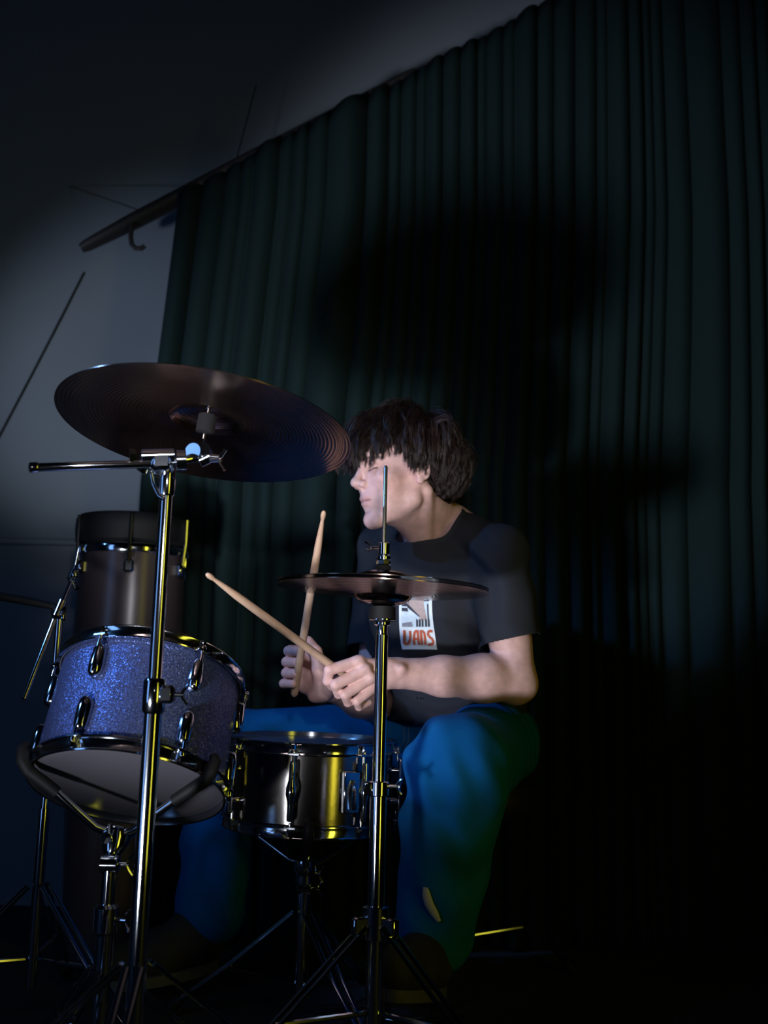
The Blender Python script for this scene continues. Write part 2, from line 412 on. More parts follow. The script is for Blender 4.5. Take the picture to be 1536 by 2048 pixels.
def drum(root, c, axis, R, H, hoop_r, ref, n_lug, a0, shell_m, lug_kind, head_m, bottom_head_m):
    x, y, z = frame(axis); fx = nrm(ref - (ref @ z) * z); fy = np.cross(z, fx)
    T = mat4(c, fx, fy, z); h = H / 2
    mb = MB(); mb.lathe([(R, -h), (R, -h + .002), (R, h - .002), (R, h), (R - .006, h), (R - .006, -h)], T, n=96, closed=True)
    shell = mb.build('shell', shell_m, root)
    for s, nm, hm in ((1, 'batter_head', head_m), (-1, 'resonant_head', bottom_head_m)):
        mb = MB(); mb.lathe([(0.0001, s * (h + .003)), (R - .02, s * (h + .003)), (R - .001, s * (h + .0015)), (R + .0045, s * (h - .002)), (R + .0045, s * (h - .007)), (R + .0025, s * (h - .007)), (R + .0025, s * (h - .002))], T, n=96)
        mb.build(nm, hm, root)
    for s, nm in ((1, 'top_hoop'), (-1, 'bottom_hoop')):
        mb = MB()
        prof = [(R + .005, -.009), (hoop_r - .002, -.009), (hoop_r + .003, -.0105), (hoop_r + .0035, -.0085), (hoop_r - .0005, -.006), (hoop_r - .001, .008), (hoop_r + .0008, .0105), (hoop_r + .0002, .0125), (hoop_r - .003, .012), (hoop_r - .0032, -.006), (R + .005, -.007)]
        mb.lathe([(r, s * (h + z_)) for r, z_ in prof], T, n=120, closed=True)
        hoop = mb.build(nm, M['chrome'], root)
        for k in range(n_lug):
            a = a0 + 2 * math.pi * k / n_lug; d = math.cos(a) * fx + math.sin(a) * fy; t = np.cross(z, d)
            mb = MB(); mb.box(c + d * (hoop_r + .004) + z * s * (h - .0075), (.011, .022, .005), (d, t, z), .2)
            mb.build('hoop_ear', M['chrome'], hoop)
    for k in range(n_lug):
        a = a0 + 2 * math.pi * k / n_lug; d = math.cos(a) * fx + math.sin(a) * fy; t = np.cross(z, d)
        def rod(parent, s, z_in):
            mb = MB()
            p = c + d * (hoop_r + .004)
            mb.tube([p + z * s * z_in, p + z * s * (h - .006)], 0.0030, n=10)
            mb.tube([p + z * s * (h - .005), p + z * s * (h - .002), p + z * s * (h + .001)], [.0062, .0062, .0045], n=12)
            mb.tube([p + z * s * (h), p + z * s * (h + .009)], .0034, n=4)
            mb.build('tension_rod', M['chrome'], parent)
        if lug_kind == 'shell':
            for s in (1, -1):
                mb = MB(); b = c + d * (R + .001)
                zz = [.020, .0225, .030, .045, .060, .070, .076, .0785]; ww = [.004, .009, .0115, .0125, .0130, .0115, .0075, .002]
                # half-round casing, flat against the shell
                vs = []; fs = []; nn = 12
                for q, (z_, w_) in enumerate(zip(zz, ww)):
                    for e in range(nn + 1):
                        th = math.pi * e / nn
                        vs.append(b + z * s * (h - z_) + t * w_ * math.cos(th) + d * (.0155 * (w_ / .013) ** .6 * math.sin(th)))
                for q in range(len(zz) - 1):
                    for e in range(nn):
                        fs.append([q * (nn + 1) + e, q * (nn + 1) + e + 1, (q + 1) * (nn + 1) + e + 1, (q + 1) * (nn + 1) + e])
                mb.add(vs, fs)
                lug = mb.build('lug', M['chrome'], root, angle=60)
                rod(lug, s, h - .032)
        else:
            mb = MB(); p = c + d * (R + .017)
            hh = h - .020
            mb.tube([p - z * hh, p - z * (hh - .004), p - z * .026, p - z * .018, p - z * .006, p + z * .006, p + z * .018, p + z * .026, p + z * (hh - .004), p + z * hh],
                    [.0048, .0060, .0060, .0066, .0098, .0098, .0066, .0060, .0060, .0048], n=18)
            for s in (-1, 1):
                mb.tube([c + d * R + z * s * hh * .55, p + z * s * hh * .55], [.0075, .0055], n=12)
            lug = mb.build('lug', M['chrome'], root)
            for s in (1, -1): rod(lug, s, hh - .004)
    return T, shell

def basket_stand(root, c, axis, R, hoop_z, hub, legs_rot, n_arm_rot, hub_r=.016):
    "stand that carries a drum in a three-armed basket"
    x, y, z = frame(axis)
    base = np.array(c) - z * hoop_z
    top = base - z * 0.085
    for k in range(3):
        a = n_arm_rot + 2 * math.pi * k / 3; d = math.cos(a) * x + math.sin(a) * y
        e = base + d * (R + .006)
        mb = MB(); mb.tube([top, top + d * .035 + z * .004, top + d * (R * .62) + z * .038, e - z * .012 - d * .01], [.0065] * 4, n=10)
        arm = mb.build('basket_arm', M['chrome'], root)
        mb = MB(); mb.tube([top + d * (R * .66) + z * .042, e - z * .020 - d * .008, e - z * .008 + d * .004, e + z * .012 + d * .009, e + z * .020 + d * .004], [.009, .0105, .0105, .0095, .007], n=12)
        mb.build('rubber_grip', M['rubber'], arm)
    mb = MB(); mb.tube([top + z * .012, top + z * .008, top - z * .008, top - z * .03], [.012, .022, .024, .013], n=18)
    wing(mb, top - z * .012 + y * .02, y); mb.build('basket_hub', M['chrome'], root)
    j = top - z * .045
    mb = MB(); mb.tube([top - z * .02, j], [.0095, .0095], n=14)
    mb.tube([j + [-.014, 0, 0], j + [-.012, 0, 0], j + [.012, 0, 0], j + [.014, 0, 0]], [.011, .014, .014, .011], n=20); wing(mb, j + np.array([.018, 0, 0]), (1, 0, 0))
    mb.build('tilter', M['chrome'], root)
    up = np.array([j[0], j[1], hub[2] if hub is not None else .25])
    mb = MB(); mb.tube([j, np.array([j[0], j[1], 0.23])], .0105, n=16); mb.build('upper_tube', M['chrome'], root)
    mb = MB(); mb.tube([[j[0], j[1], .26], [j[0], j[1], .04]], .0135, n=18); mb.build('lower_tube', M['chrome'], root)
    mb = MB(); mb.tube([[j[0], j[1], .285], [j[0], j[1], .28], [j[0], j[1], .245], [j[0], j[1], .24]], [.014, .0185, .0185, .014], n=18)
    wing(mb, np.array([j[0] + .02, j[1], .262]), (1, -.3, 0)); mb.build('collar', M['chrome'], root)
    stand_legs(root, np.array([j[0], j[1], .19]), rot=legs_rot, spread=.24)

# ---- rack tom (blue sparkle)
tom_c = P(281, 1458, 1.72)
tom_ax = nrm((math.tan(math.radians(3)), math.tan(math.radians(27)), 1))
tom = thing('rack_tom', tom_c, 'blue sparkle rack tom drum tilted so its bottom head shows', 'drum')
drum(tom, tom_c, tom_ax, .152, .190, .160, np.array([-.32, -.95, 0]), 6, 0.0, M['sparkle'], 'shell', M['head'], M['head'])
ts_ = thing('tom_stand', (tom_c[0], tom_c[1], 0), 'chrome basket stand holding up the blue sparkle tom', 'drum stand')
basket_stand(ts_, tom_c, tom_ax, .160, .095, None, 0.2, math.radians(155))

# ---- snare drum
sn_c = P(620, 1562, 2.04)
sn_ax = nrm((.02, -.02, 1))
sn = thing('snare_drum', sn_c, 'chrome snare drum between the drummer\'s knees behind the hi-hat pole', 'drum')
drum(sn, sn_c, sn_ax, .162, .145, .1685, np.array([-.12, -.99, 0]), 8, 0.0, M['steel'], 'tube', M['head'], M['head'])
mb = MB(); q = sn_c + np.array([.082, -.143, -.005]); dd = nrm((.082, -.143, 0)); tt = np.cross((0, 0, 1), dd)
mb.box(q + dd * .006, (.012, .034, .075), (dd, tt, (0, 0, 1)), .2); mb.tube([q + dd * .012 + np.array([0, 0, .02]), q + dd * .024 + np.array([0, 0, .0]), q + dd * .02 - np.array([0, 0, .03])], [.004, .005, .004], n=8)
mb.build('snare_strainer', M['chrome'], sn)
ss_ = thing('snare_stand', (sn_c[0], sn_c[1], 0), 'low chrome basket stand under the snare drum', 'drum stand')
basket_stand(ss_, sn_c, sn_ax, .1685, .0725, None, 1.1, 0.6)

# ---- tall dark drum further back
td_c = P(272, 1040, 2.37); td_b = np.array([td_c[0], td_c[1], 0])
td = thing('tall_drum', td_b, 'tall dark drum with a black hoop standing behind the blue tom', 'drum')
zt = td_c[2]; T = mat4(td_b, (1, 0, 0), (0, 1, 0), (0, 0, 1))
mb = MB(); mb.lathe([(.096, .02), (.108, .2), (.123, .5), (.125, .72), (.120, zt - .085), (.114, zt - .085), (.09, .02)], T, n=64, closed=True); mb.build('shell', M['dark_wood'], td)
mb = MB(); mb.lathe([(.121, zt - .092), (.129, zt - .092), (.131, zt - .086), (.131, zt - .076), (.127, zt - .070), (.121, zt - .070)], T, n=64, closed=True); mb.build('lower_band', M['chrome'], td)
mb = MB(); mb.lathe([(.123, zt - .070), (.135, zt - .062), (.138, zt - .03), (.137, zt - .008), (.131, zt), (.123, zt - .002)], T, n=64, closed=True); mb.build('hoop', M['rubber'], td)
mb = MB(); mb.lathe([(.0001, zt - .003), (.11, zt - .004), (.126, zt - .008)], T, n=48); mb.build('drum_head', M['vinyl'], td)
for k in range(6):
    a = -0.35 + k * math.pi / 3; d = np.array([math.cos(a), math.sin(a), 0])
    mb = MB(); p = td_b + d * .141
    mb.tube([p + [0, 0, zt - .006], p + [0, 0, zt - .06], p + d * -.006 + [0, 0, zt - .12]], [.0045, .0045, .0045], n=8)
    mb.box(p - d * .014 + [0, 0, zt - .125], (.024, .022, .03), (d, np.cross((0, 0, 1), d), (0, 0, 1)), .2)
    mb.build('tension_hook', M['chrome'], td)

# ---- crash cymbal and boom stand
cr_c = P(413, 846, 1.52)
def cymbal(name, c, axis, R, bell_r, bell_h, bow_h, m, label, flip=1):
    x, y, z = frame(axis, (0, 1, 0)); prof = []
    def zz(r):
        if r < bell_r: return bow_h + bell_h * math.sqrt(max(0, 1 - (r / bell_r) ** 2)) ** 1.0 * 1.0
        t = (r - bell_r) / (R - bell_r); return bow_h * (1 - t) * (1 - 0.25 * t) - 0.0
    rs = [.0055] + list(np.linspace(.008, bell_r * .985, 14)) + list(np.linspace(bell_r * 1.03, R, 40))
    top = [(r, zz(r)) for r in rs]; bot = [(r, zz(r) - .0011) for r in rs][::-1]
    mb = MB(); mb.lathe([(r, flip * q) for r, q in top + bot], mat4(c, x, y, z), n=144, closed=True)
    o = mb.build(name, m, angle=30)
    recentre(o, c, np.stack([x, y, z], 1))
    return tag(o, label, 'cymbal')
cr_ax = nrm((math.tan(math.radians(5.0)), math.tan(math.radians(8.0)), 1))
cymbal('crash_cymbal', cr_c - cr_ax * .012, cr_ax, .229, .058, .019, .018, M['crash'], 'large bronze crash cymbal tilted on a boom stand, underside showing')
pole_b = P(308, 1700, 1.46); pole_t = P(336, 930, 1.46)
px_ = pole_t[0]; py_ = pole_t[1]
st = thing('cymbal_boom_stand', (px_, py_, 0), 'chrome boom stand carrying the crash cymbal in front of the blue tom', 'cymbal stand')
zj = P(320, 1385, 1.46)[2]; zt = pole_t[2]
mb = MB(); mb.tube([[px_, py_, zt - .02], [px_, py_, zj - .03]], .0097, n=24); mb.build('upper_tube', M['chrome'], st)
mb = MB(); mb.tube([[px_, py_, zj - .01], [px_, py_, .10]], .0127, n=24); mb.build('lower_tube', M['chrome'], st)
mb = MB(); mb.tube([[px_, py_, zj + .020], [px_, py_, zj + .016], [px_, py_, zj - .026], [px_, py_, zj - .030]], [.0135, .0165, .0165, .0135], n=24)
mb.box((px_ + .020, py_ - .006, zj - .002), (.022, .022, .026), None, .2)
collar = mb.build('collar', M['chrome'], st)
mb = MB(); wing(mb, np.array([px_ + .032, py_ - .006, zj - .002]), (1, 0, 0), .014); mb.build('wing_screw', M['chrome'], collar)
stand_legs(st, np.array([px_, py_, .24]), rot=.51, spread=.30)
bo_l, bo_c, bo_r = P(66, 935, 1.40), P(322, 927, 1.442), P(404, 915, 1.475)
bo_d = nrm(bo_c - bo_l)
mb = MB(); mb.tube([bo_l, bo_c, bo_r], .0063, n=20); boom = mb.build('boom_arm', M['chrome'], st)
mb = MB(); mb.tube([bo_l - bo_d * .006, bo_l - bo_d * .004, bo_l + bo_d * .006, bo_l + bo_d * .008], [.004, .0078, .0078, .0065], n=16); mb.build('end_cap', M['chrome'], boom)
# boom clamp: barrel around the arm, bracket down to the tube, curved lever
mb = MB(); bx, by, bz = frame(bo_d); up = np.array([0, 0, 1.0])
mb.tube([bo_c - bo_d * .030 + up * .012, bo_c - bo_d * .028 + up * .012, bo_c + bo_d * .018 + up * .012, bo_c + bo_d * .020 + up * .012], [.008, .0105, .0105, .008], n=18)
mb.tube([bo_c - bo_d * .036 + up * .013, bo_c - bo_d * .046 + up * .013], [.009, .0125], n=6)
mb.box(bo_c + up * .002, (.030, .022, .026), (bo_d, np.cross(up, bo_d), up), .25)
mb.tube([bo_c + bo_d * .022 + up * .004, bo_c + bo_d * .036 + up * .004], [.016, .016], n=20)
mb.tube([np.array([px_, py_, zt - .004]), np.array([px_, py_, zt - .012]), np.array([px_, py_, zt - .045]), np.array([px_, py_, zt - .048])], [.011, .0128, .0128, .0110], n=20)
mb.box(np.array([px_ - .008, py_, zt - .006]), (.034, .016, .024), None, .25)
cl = mb.build('boom_clamp', M['chrome'], st)
mb = MB(); b0 = np.array([px_ - .020, py_ - .008, zt - .002])
mb.tube([b0, b0 + [-.002, 0, -.014], b0 + [.002, 0, -.03], b0 + [.011, 0, -.046], b0 + [.019, 0, -.05]], [.0035, .0035, .0032, .0035, .0045], n=10)
mb.tube([b0 + [-.013, 0, -.004], b0 + [-.018, 0, -.012]], [.007, .008], n=4)
mb.build('lever', M['chrome'], cl)
# tilter, rod, sleeve, felts
mb = MB()
mb.tube([bo_r + [-.004, 0, -.006], bo_r + [.010, .002, .002]], [.011, .011], n=16)
mb.tube([bo_r + [-.012, -.014, .006], bo_r + [-.008, -.002, .006]], [.013, .011], n=20)
mb.tube([bo_r + [.004, -.016, .010], bo_r + [.004, .012, .010]], [.010, .010], n=18)
mb.tube([bo_r + [.014, -.004, 0], bo_r + [.028, -.004, .0]], [.006, .004], n=10)
til = mb.build('tilter', M['chrome'], st)
wq = MB(); wing(wq, bo_r + np.array([.02, -.008, -.006]), (1, -.3, 0)); wq.build('wing_screw', M['chrome'], til)
rb = bo_r + np.array([.002, 0, .012])
mb = MB(); mb.tube([rb, cr_c - cr_ax * .03], [.0048, .0042], n=14); mb.tube([cr_c - cr_ax * .03, cr_c + cr_ax * .055], [.0036, .0034], n=12)
mb.build('cymbal_rod', M['chrome'], st)
mb = MB(); mb.tube([cr_c - cr_ax * .018, cr_c - cr_ax * .016, cr_c + cr_ax * .012, cr_c + cr_ax * .014], [.008, .0145, .0145, .010], n=20)
mb.build('felt_washer', M['felt'], st)
mb = MB(); wing(mb, cr_c + cr_ax * .045, cr_ax, .014); mb.tube([cr_c + cr_ax * .030, cr_c + cr_ax * .042], [.013, .011], n=18); mb.build('wing_nut', M['chrome'], st)

# ---- hi-hat
hh_c = P(766, 1176, 1.68)
hh_ax = nrm((math.tan(math.radians(1.4)), 0, 1))
hp_t = P(762, 1250, 1.68); hx, hy = hh_c[0], hh_c[1]
hs = thing('hi_hat_stand', (hx, hy, 0), 'slim chrome hi-hat stand with a rod rising in front of the drummer\'s face', 'cymbal stand')
cymbal('hi_hat_cymbal', hh_c + np.array([0, 0, .0035]), hh_ax, .178, .048, .016, .011, M['hat'], 'top cymbal of the hi-hat pair, its bell pointing up under the clutch')
cymbal('hi_hat_cymbal', hh_c - np.array([0, 0, .0035]), hh_ax, .178, .048, .016, .011, M['hat'], 'bottom cymbal of the hi-hat pair, its bell pointing down on the seat cup', flip=-1)
def zat(py): return P(766, py, 1.68)[2]
mb = MB(); mb.tube([[hx, hy, .25], [hx, hy, zat(934)], [hx, hy, zat(931)]], [.0034, .0034, .002], n=14); mb.build('pull_rod', M['satin'], hs)
mb = MB(); mb.tube([[hx, hy, zat(p)] for p in (1147, 1145, 1132, 1130)], [.0095, .0125, .0125, .009], n=20); mb.build('felt_washer', M['felt'], hs)
mb = MB()
mb.tube([[hx, hy, zat(p)] for p in (1130, 1129, 1122, 1121)], [.010, .0125, .0125, .010], n=8)
mb.tube([[hx, hy, zat(p)] for p in (1120, 1119.5, 1114, 1113.5)], [.010, .0122, .0122, .010], n=24)
mb.tube([[hx, hy, zat(p)] for p in (1130, 1100)], [.0058, .0058], n=16)
mb.tube([[hx, hy, zat(p)] for p in (1110, 1109, 1087, 1086)], [.0085, .0100, .0100, .0085], n=24)
clu = mb.build('clutch', M['chrome'], hs)
mb = MB(); wc = np.array([hx - .012, hy, zat(1097)])
mb.tube([wc + [.004, 0, 0], wc + [-.008, 0, 0]], .003, n=8)
mb.tube([wc + [-.008, 0, -.001], wc + [-.012, 0, .006], wc + [-.018, -.002, .010], wc + [-.021, -.002, .009]], [.003, .0028, .004, .0025], n=8, flat=.5)
mb.tube([wc + [-.008, 0, -.001], wc + [-.013, .002, -.004], wc + [-.019, .002, -.002]], [.003, .003, .004], n=8, flat=.5)
mb.build('wing_screw', M['chrome'], clu)
mb = MB(); mb.tube([[hx, hy, zat(p)] for p in (1212, 1214, 1240, 1243)], [.016, .022, .0225, .018], n=28); mb.build('seat_cup', M['rubber'], hs)
mb = MB(); mb.tube([[hx, hy, zat(p)] for p in (1238.5, 1239, 1241, 1241.5)], [.022, .0232, .0232, .022], n=28); mb.build('seat_ring', M['chrome'], hs)
mb = MB(); mb.tube([[hx, hy, zat(p)] for p in (1243, 1245, 1250, 1252, 1274, 1276)], [.012, .014, .014, .009, .0092, .008], n=20); mb.build('seat_collar', M['chrome'], hs)
mb = MB(); mb.tube([[hx, hy, zat(1270)], [hx, hy, zat(1572)]], .0105, n=24); mb.build('upper_tube', M['chrome'], hs)
mb = MB(); mb.tube([[hx, hy, zat(1565)], [hx, hy, .06]], .0135, n=24); mb.build('lower_tube', M['chrome'], hs)
mb = MB(); mb.tube([[hx, hy, zat(p)] for p in (1562, 1564, 1590, 1592)], [.0145, .0172, .0172, .0145], n=24)
mb.box((hx - .017, hy - .006, zat(1577)), (.014, .018, .022), None, .2)
col_ = mb.build('collar', M['chrome'], hs)
mb = MB(); wing(mb, np.array([hx + .020, hy - .004, zat(1572)]), (1, -.2, 0), .012); mb.build('wing_screw', M['chrome'], col_)
mb = MB(); zh = zat(1850)
mb.tube([[hx, hy, zh + .03], [hx, hy, zh + .028], [hx, hy, zh - .02], [hx, hy, zh - .022]], [.015, .021, .021, .016], n=20)
for k in range(3):
    a = -.6 + k * 2.094; mb.box((hx + .028 * math.cos(a), hy + .028 * math.sin(a), zh), (.026, .018, .03), [(math.cos(a), math.sin(a), 0), (-math.sin(a), math.cos(a), 0), (0, 0, 1)], .2)
mb.build('leg_hub', M['chrome'], hs)
stand_legs(hs, np.array([hx, hy, zh]), rot=-.6, spread=.28)
# pedal
ped_d = nrm((.42, .9, 0)); ped_s = np.array([ped_d[1], -ped_d[0], 0]); p0 = np.array([hx, hy, 0]) + ped_d * .04
mb = MB(); p1 = p0 + ped_d * .29
mb.box((p0 + p1) / 2 + np.array([0, 0, .065]), (.075, .27, .010), [ped_s, nrm(p1 - p0 + np.array([0, 0, -.07])), nrm(np.cross(ped_s, nrm(p1 - p0 + np.array([0, 0, -.07]))))], .3)
mb.build('pedal', M['chrome'], hs)
mb = MB(); mb.box(p0 + ped_d * .15 + np.array([0, 0, .010]), (.06, .32, .012), [ped_s, ped_d, (0, 0, 1)], .3); mb.build('pedal_base', M['dark_metal'], hs)
mb = MB(); mb.tube([[hx, hy, .27], p0 + np.array([0, 0, .10])], .004, n=8); mb.build('chain', M['chrome'], hs)

# ---- slim chrome boom stand at the far left
bs_c = P(120, 1222, 1.98)
bs = thing('boom_stand', (bs_c[0], bs_c[1], 0), 'slim chrome stand with a slanted boom at the left edge behind the tom', 'stand')
mb = MB(); mb.tube([[bs_c[0], bs_c[1], bs_c[2] - .01], [bs_c[0], bs_c[1], .3]], .0075, n=14); mb.build('upper_tube', M['chrome'], bs)
mb = MB(); mb.tube([[bs_c[0], bs_c[1], .38], [bs_c[0], bs_c[1], .06]], .0105, n=14); mb.build('lower_tube', M['chrome'], bs)
e0, e1 = P(48, 1398, 1.90), P(146, 1152, 2.0)
mb = MB(); dv = nrm(e1 - e0); mb.tube([e0, P(109, 1240, 1.955)], .0052, n=12); mb.tube([P(109, 1240, 1.955), e1], .0040, n=12)
bm_ = mb.build('boom_arm', M['chrome'], bs)
mb = MB(); mb.tube([P(112, 1236, 1.955), P(113, 1233, 1.955), P(126, 1202, 1.965), P(127, 1200, 1.965)], [.006, .009, .009, .006], n=14)
mb.box(bs_c + np.array([.002, -.012, -.002]), (.026, .026, .03), None, .25); wing(mb, bs_c + np.array([.012, -.02, -.008]), (.5, -1, 0), .012)
mb.build('boom_clamp', M['chrome'], bs)
mb = MB(); mb.tube([e1 - dv * .012, e1 - dv * .008, e1 + dv * .012, e1 + dv * .015], [.006, .0095, .0095, .006], n=14); wing(mb, e1 + np.array([.006, -.012, .004]), (.6, -1, .2), .012)
mb.tube([e1 + [.002, 0, -.012], e1 + [.012, -.006, -.026]], [.0055, .005], n=10)
mb.build('tilter', M['chrome'], bs)
mb = MB(); mb.tube([e1, P(157, 1098, 2.0)], .0025, n=10); mb.build('top_rod', M['chrome'], bs)
mb = MB(); mb.tube([P(128, 1217, 1.97), P(60, 1203, 1.95), P(-60, 1182, 1.90)], [.006, .0085, .0085], n=12); mb.build('dark_arm', M['rubber'], bs)
stand_legs(bs, np.array([bs_c[0], bs_c[1], .24]), rot=1.6, spread=.25)

# ---- drum throne under the drummer
th_c = P(935, 1500, 2.32); thz = 0.425
th = thing('drum_throne', (th_c[0], th_c[1], 0), 'round black padded drum throne under the drummer', 'stool')
mb = MB(); mb.lathe([(.0001, thz - .07), (.15, thz - .07), (.165, thz - .055), (.168, thz - .03), (.155, thz - .008), (.11, thz), (.0001, thz - .003)], mat4((th_c[0], th_c[1], 0), (1, 0, 0), (0, 1, 0), (0, 0, 1)), n=56); mb.build('seat', M['vinyl'], th)
mb = MB(); mb.tube([[th_c[0], th_c[1], thz - .07], [th_c[0], th_c[1], .08]], .0135, n=16); mb.build('post', M['chrome'], th)
stand_legs(th, np.array([th_c[0], th_c[1], .22]), rot=.2, spread=.24)

# ------------------------------------------------------------------ sculpting by distance fields
class Field:
    def __init__(self): self.p = []
    def cap(self, a, b, r1, r2, k=.012, op='+'):
        a = np.asarray(a, float); b = np.asarray(b, float); ba = b - a; L2 = max(ba @ ba, 1e-12)
        def f(p):
            pa = p - a; t = np.clip(pa @ ba / L2, 0, 1)
            return np.linalg.norm(pa - t[:, None] * ba, axis=1) - (r1 + (r2 - r1) * t)
        self.p.append((f, k, op, (a + b) / 2, math.sqrt(L2) / 2 + max(r1, r2))); return self
    def ell(self, c, r, R=None, k=.012, op='+'):
        c = np.asarray(c, float); r = np.asarray(r, float); R = np.eye(3) if R is None else np.asarray(R)
        def f(p):
            q = (p - c) @ R
            k0 = np.linalg.norm(q / r, axis=1); k1 = np.linalg.norm(q / (r * r), axis=1)
            return np.where(k1 > 1e-9, k0 * (k0 - 1) / np.maximum(k1, 1e-9), -min(r))
        self.p.append((f, k, op, c, max(r))); return self
    def chain(self, pts, rs, k0=.008, k=.003):
        for i in range(len(pts) - 1):
            self.cap(pts[i], pts[i + 1], rs[i], rs[i + 1], k0 if i == 0 else k)
        return self
    def fn(self, f, k, op, c, rad):
        self.p.append((f, k, op, np.asarray(c, float), rad)); return self
    def ev(self, p, sel=None):
        d = np.full(len(p), 1.0)
        for i, (f, k, op, c, rad) in enumerate(self.p):
            if sel is not None and not sel[i]: continue
            e = f(p)
            if op == '+':
                h = np.maximum(k - np.abs(d - e), 0) / k; d = np.minimum(d, e) - h * h * k / 4
            elif op == '-':
                e = -e; h = np.maximum(k - np.abs(d - e), 0) / k; d = np.maximum(d, e) + h * h * k / 4
            else:                                   # '~' ripple added to the distance
                d = d + e
        return d
    def mesh(self, h, post=None, smooth=1):
        B = 12; half = B * h / 2; diag = half * math.sqrt(3)
        lo = np.min([c - r for _, _, o, c, r in self.p if o == '+'], axis=0) - 3 * h
        hi = np.max([c + r for _, _, o, c, r in self.p if o == '+'], axis=0) + 3 * h
        nb = np.ceil((hi - lo) / (B * h)).astype(int)
        g = np.stack(np.meshgrid(*[np.arange(n) for n in nb], indexing='ij'), -1).reshape(-1, 3)
        ctr = lo + (g + .5) * B * h
        near = np.stack([np.linalg.norm(ctr - c, axis=1) - r < diag + .03 for _, _, _, c, r in self.p], 1)
        add = np.array([o == '+' for _, _, o, _, _ in self.p])
        keep = (near & add).any(1)
        dc = np.full(len(ctr), 9.0); idx = np.where(keep)[0]
        dc[idx] = self.ev(ctr[idx])
        if post is not None: dc[idx] = post(ctr[idx], dc[idx])
        act = np.where(np.abs(dc) < diag * 1.35 + .006)[0]
        s = np.arange(B + 1); loc = np.stack(np.meshgrid(s, s, s, indexing='ij'), -1).reshape(-1, 3)
        cells = []; vals = []
        co = [(0, 0, 0), (1, 0, 0), (0, 1, 0), (1, 1, 0), (0, 0, 1), (1, 0, 1), (0, 1, 1), (1, 1, 1)]
        for b in act:
            p = lo + (g[b] * B + loc) * h
            d = self.ev(p, near[b])
            if post is not None: d = post(p, d)
            D = d.reshape(B + 1, B + 1, B + 1)
            c8 = np.stack([D[x:x + B, y:y + B, z:z + B] for x, y, z in co], -1).reshape(-1, 8)
            m = (c8.min(1) < 0) & (c8.max(1) >= 0)
            if m.any():
                ijk = np.stack(np.meshgrid(s[:-1], s[:-1], s[:-1], indexing='ij'), -1).reshape(-1, 3)[m] + g[b] * B
                cells.append(ijk); vals.append(c8[m])
        C = np.concatenate(cells); V = np.concatenate(vals)
        dims = nb * B + 2
        key = (C[:, 0] * dims[1] + C[:, 1]) * dims[2] + C[:, 2]
        o = np.argsort(key); key = key[o]; C = C[o]; V = V[o]
        cor = np.array(co, float)
        acc = np.zeros((len(C), 3)); cnt = np.zeros(len(C))
        for a_ in range(8):
            for b_ in range(a_ + 1, 8):
                if np.abs(cor[a_] - cor[b_]).sum() != 1: continue
                va, vb = V[:, a_], V[:, b_]; m = (va < 0) != (vb < 0)
                t = np.where(m, va / np.where(m, va - vb, 1), 0)
                acc += np.where(m[:, None], cor[a_] + t[:, None] * (cor[b_] - cor[a_]), 0); cnt += m
        pos = lo + (C + acc / cnt[:, None]) * h
        quads = []
        for ax in range(3):
            e = [0, 0, 0]; e[ax] = 1; ci = co.index(tuple(e))
            m = np.where((V[:, 0] < 0) != (V[:, ci] < 0))[0]
            u, v = [(1, 2), (2, 0), (0, 1)][ax]
            def look(du, dv):
                q = C[m].copy(); q[:, u] -= du; q[:, v] -= dv
                kk = (q[:, 0] * dims[1] + q[:, 1]) * dims[2] + q[:, 2]
                i = np.searchsorted(key, kk); i = np.minimum(i, len(key) - 1)
                return np.where(key[i] == kk, i, -1)
            Q = np.stack([look(0, 0), look(1, 0), look(1, 1), look(0, 1)], 1)
            fl = V[m, 0] < 0
            Q[~fl] = Q[~fl][:, ::-1]
            quads.append(Q[(Q >= 0).all(1)])
        Q = np.concatenate(quads)
        for _ in range(smooth):
            s_ = np.zeros_like(pos); n_ = np.zeros(len(pos))
            for a_ in range(4):
                for b_ in ((a_ + 1) % 4, (a_ + 3) % 4):
                    np.add.at(s_, Q[:, a_], pos[Q[:, b_]]); np.add.at(n_, Q[:, a_], 1)
            pos = pos * .5 + .5 * s_ / np.maximum(n_, 1)[:, None]
        return pos, Q

def mesh_object(name, pos, quads, material, parent=None, origin=None):
    me = bpy.data.meshes.new(name)
    off = np.zeros(3)
    if parent is not None:
        root = parent
        while root.parent is not None: root = root.parent
        off = np.array(root.location)
    elif origin is not None: off = np.asarray(origin)
    v = pos - off
    me.vertices.add(len(v)); me.vertices.foreach_set('co', v.astype(np.float32).ravel())
    nq = len(quads); k = quads.shape[1]
    me.loops.add(nq * k); me.polygons.add(nq)
    me.loops.foreach_set('vertex_index', quads.astype(np.int32).ravel())
    me.polygons.foreach_set('loop_start', np.arange(nq, dtype=np.int32) * k)
    me.polygons.foreach_set('use_smooth', np.ones(nq, dtype=bool))
    me.update(calc_edges=True); me.validate()
    me.materials.append(material)
    o = bpy.data.objects.new(name, me); COL.objects.link(o)
    if parent is not None: o.parent = parent
    elif origin is not None: o.location = tuple(origin)
    return o

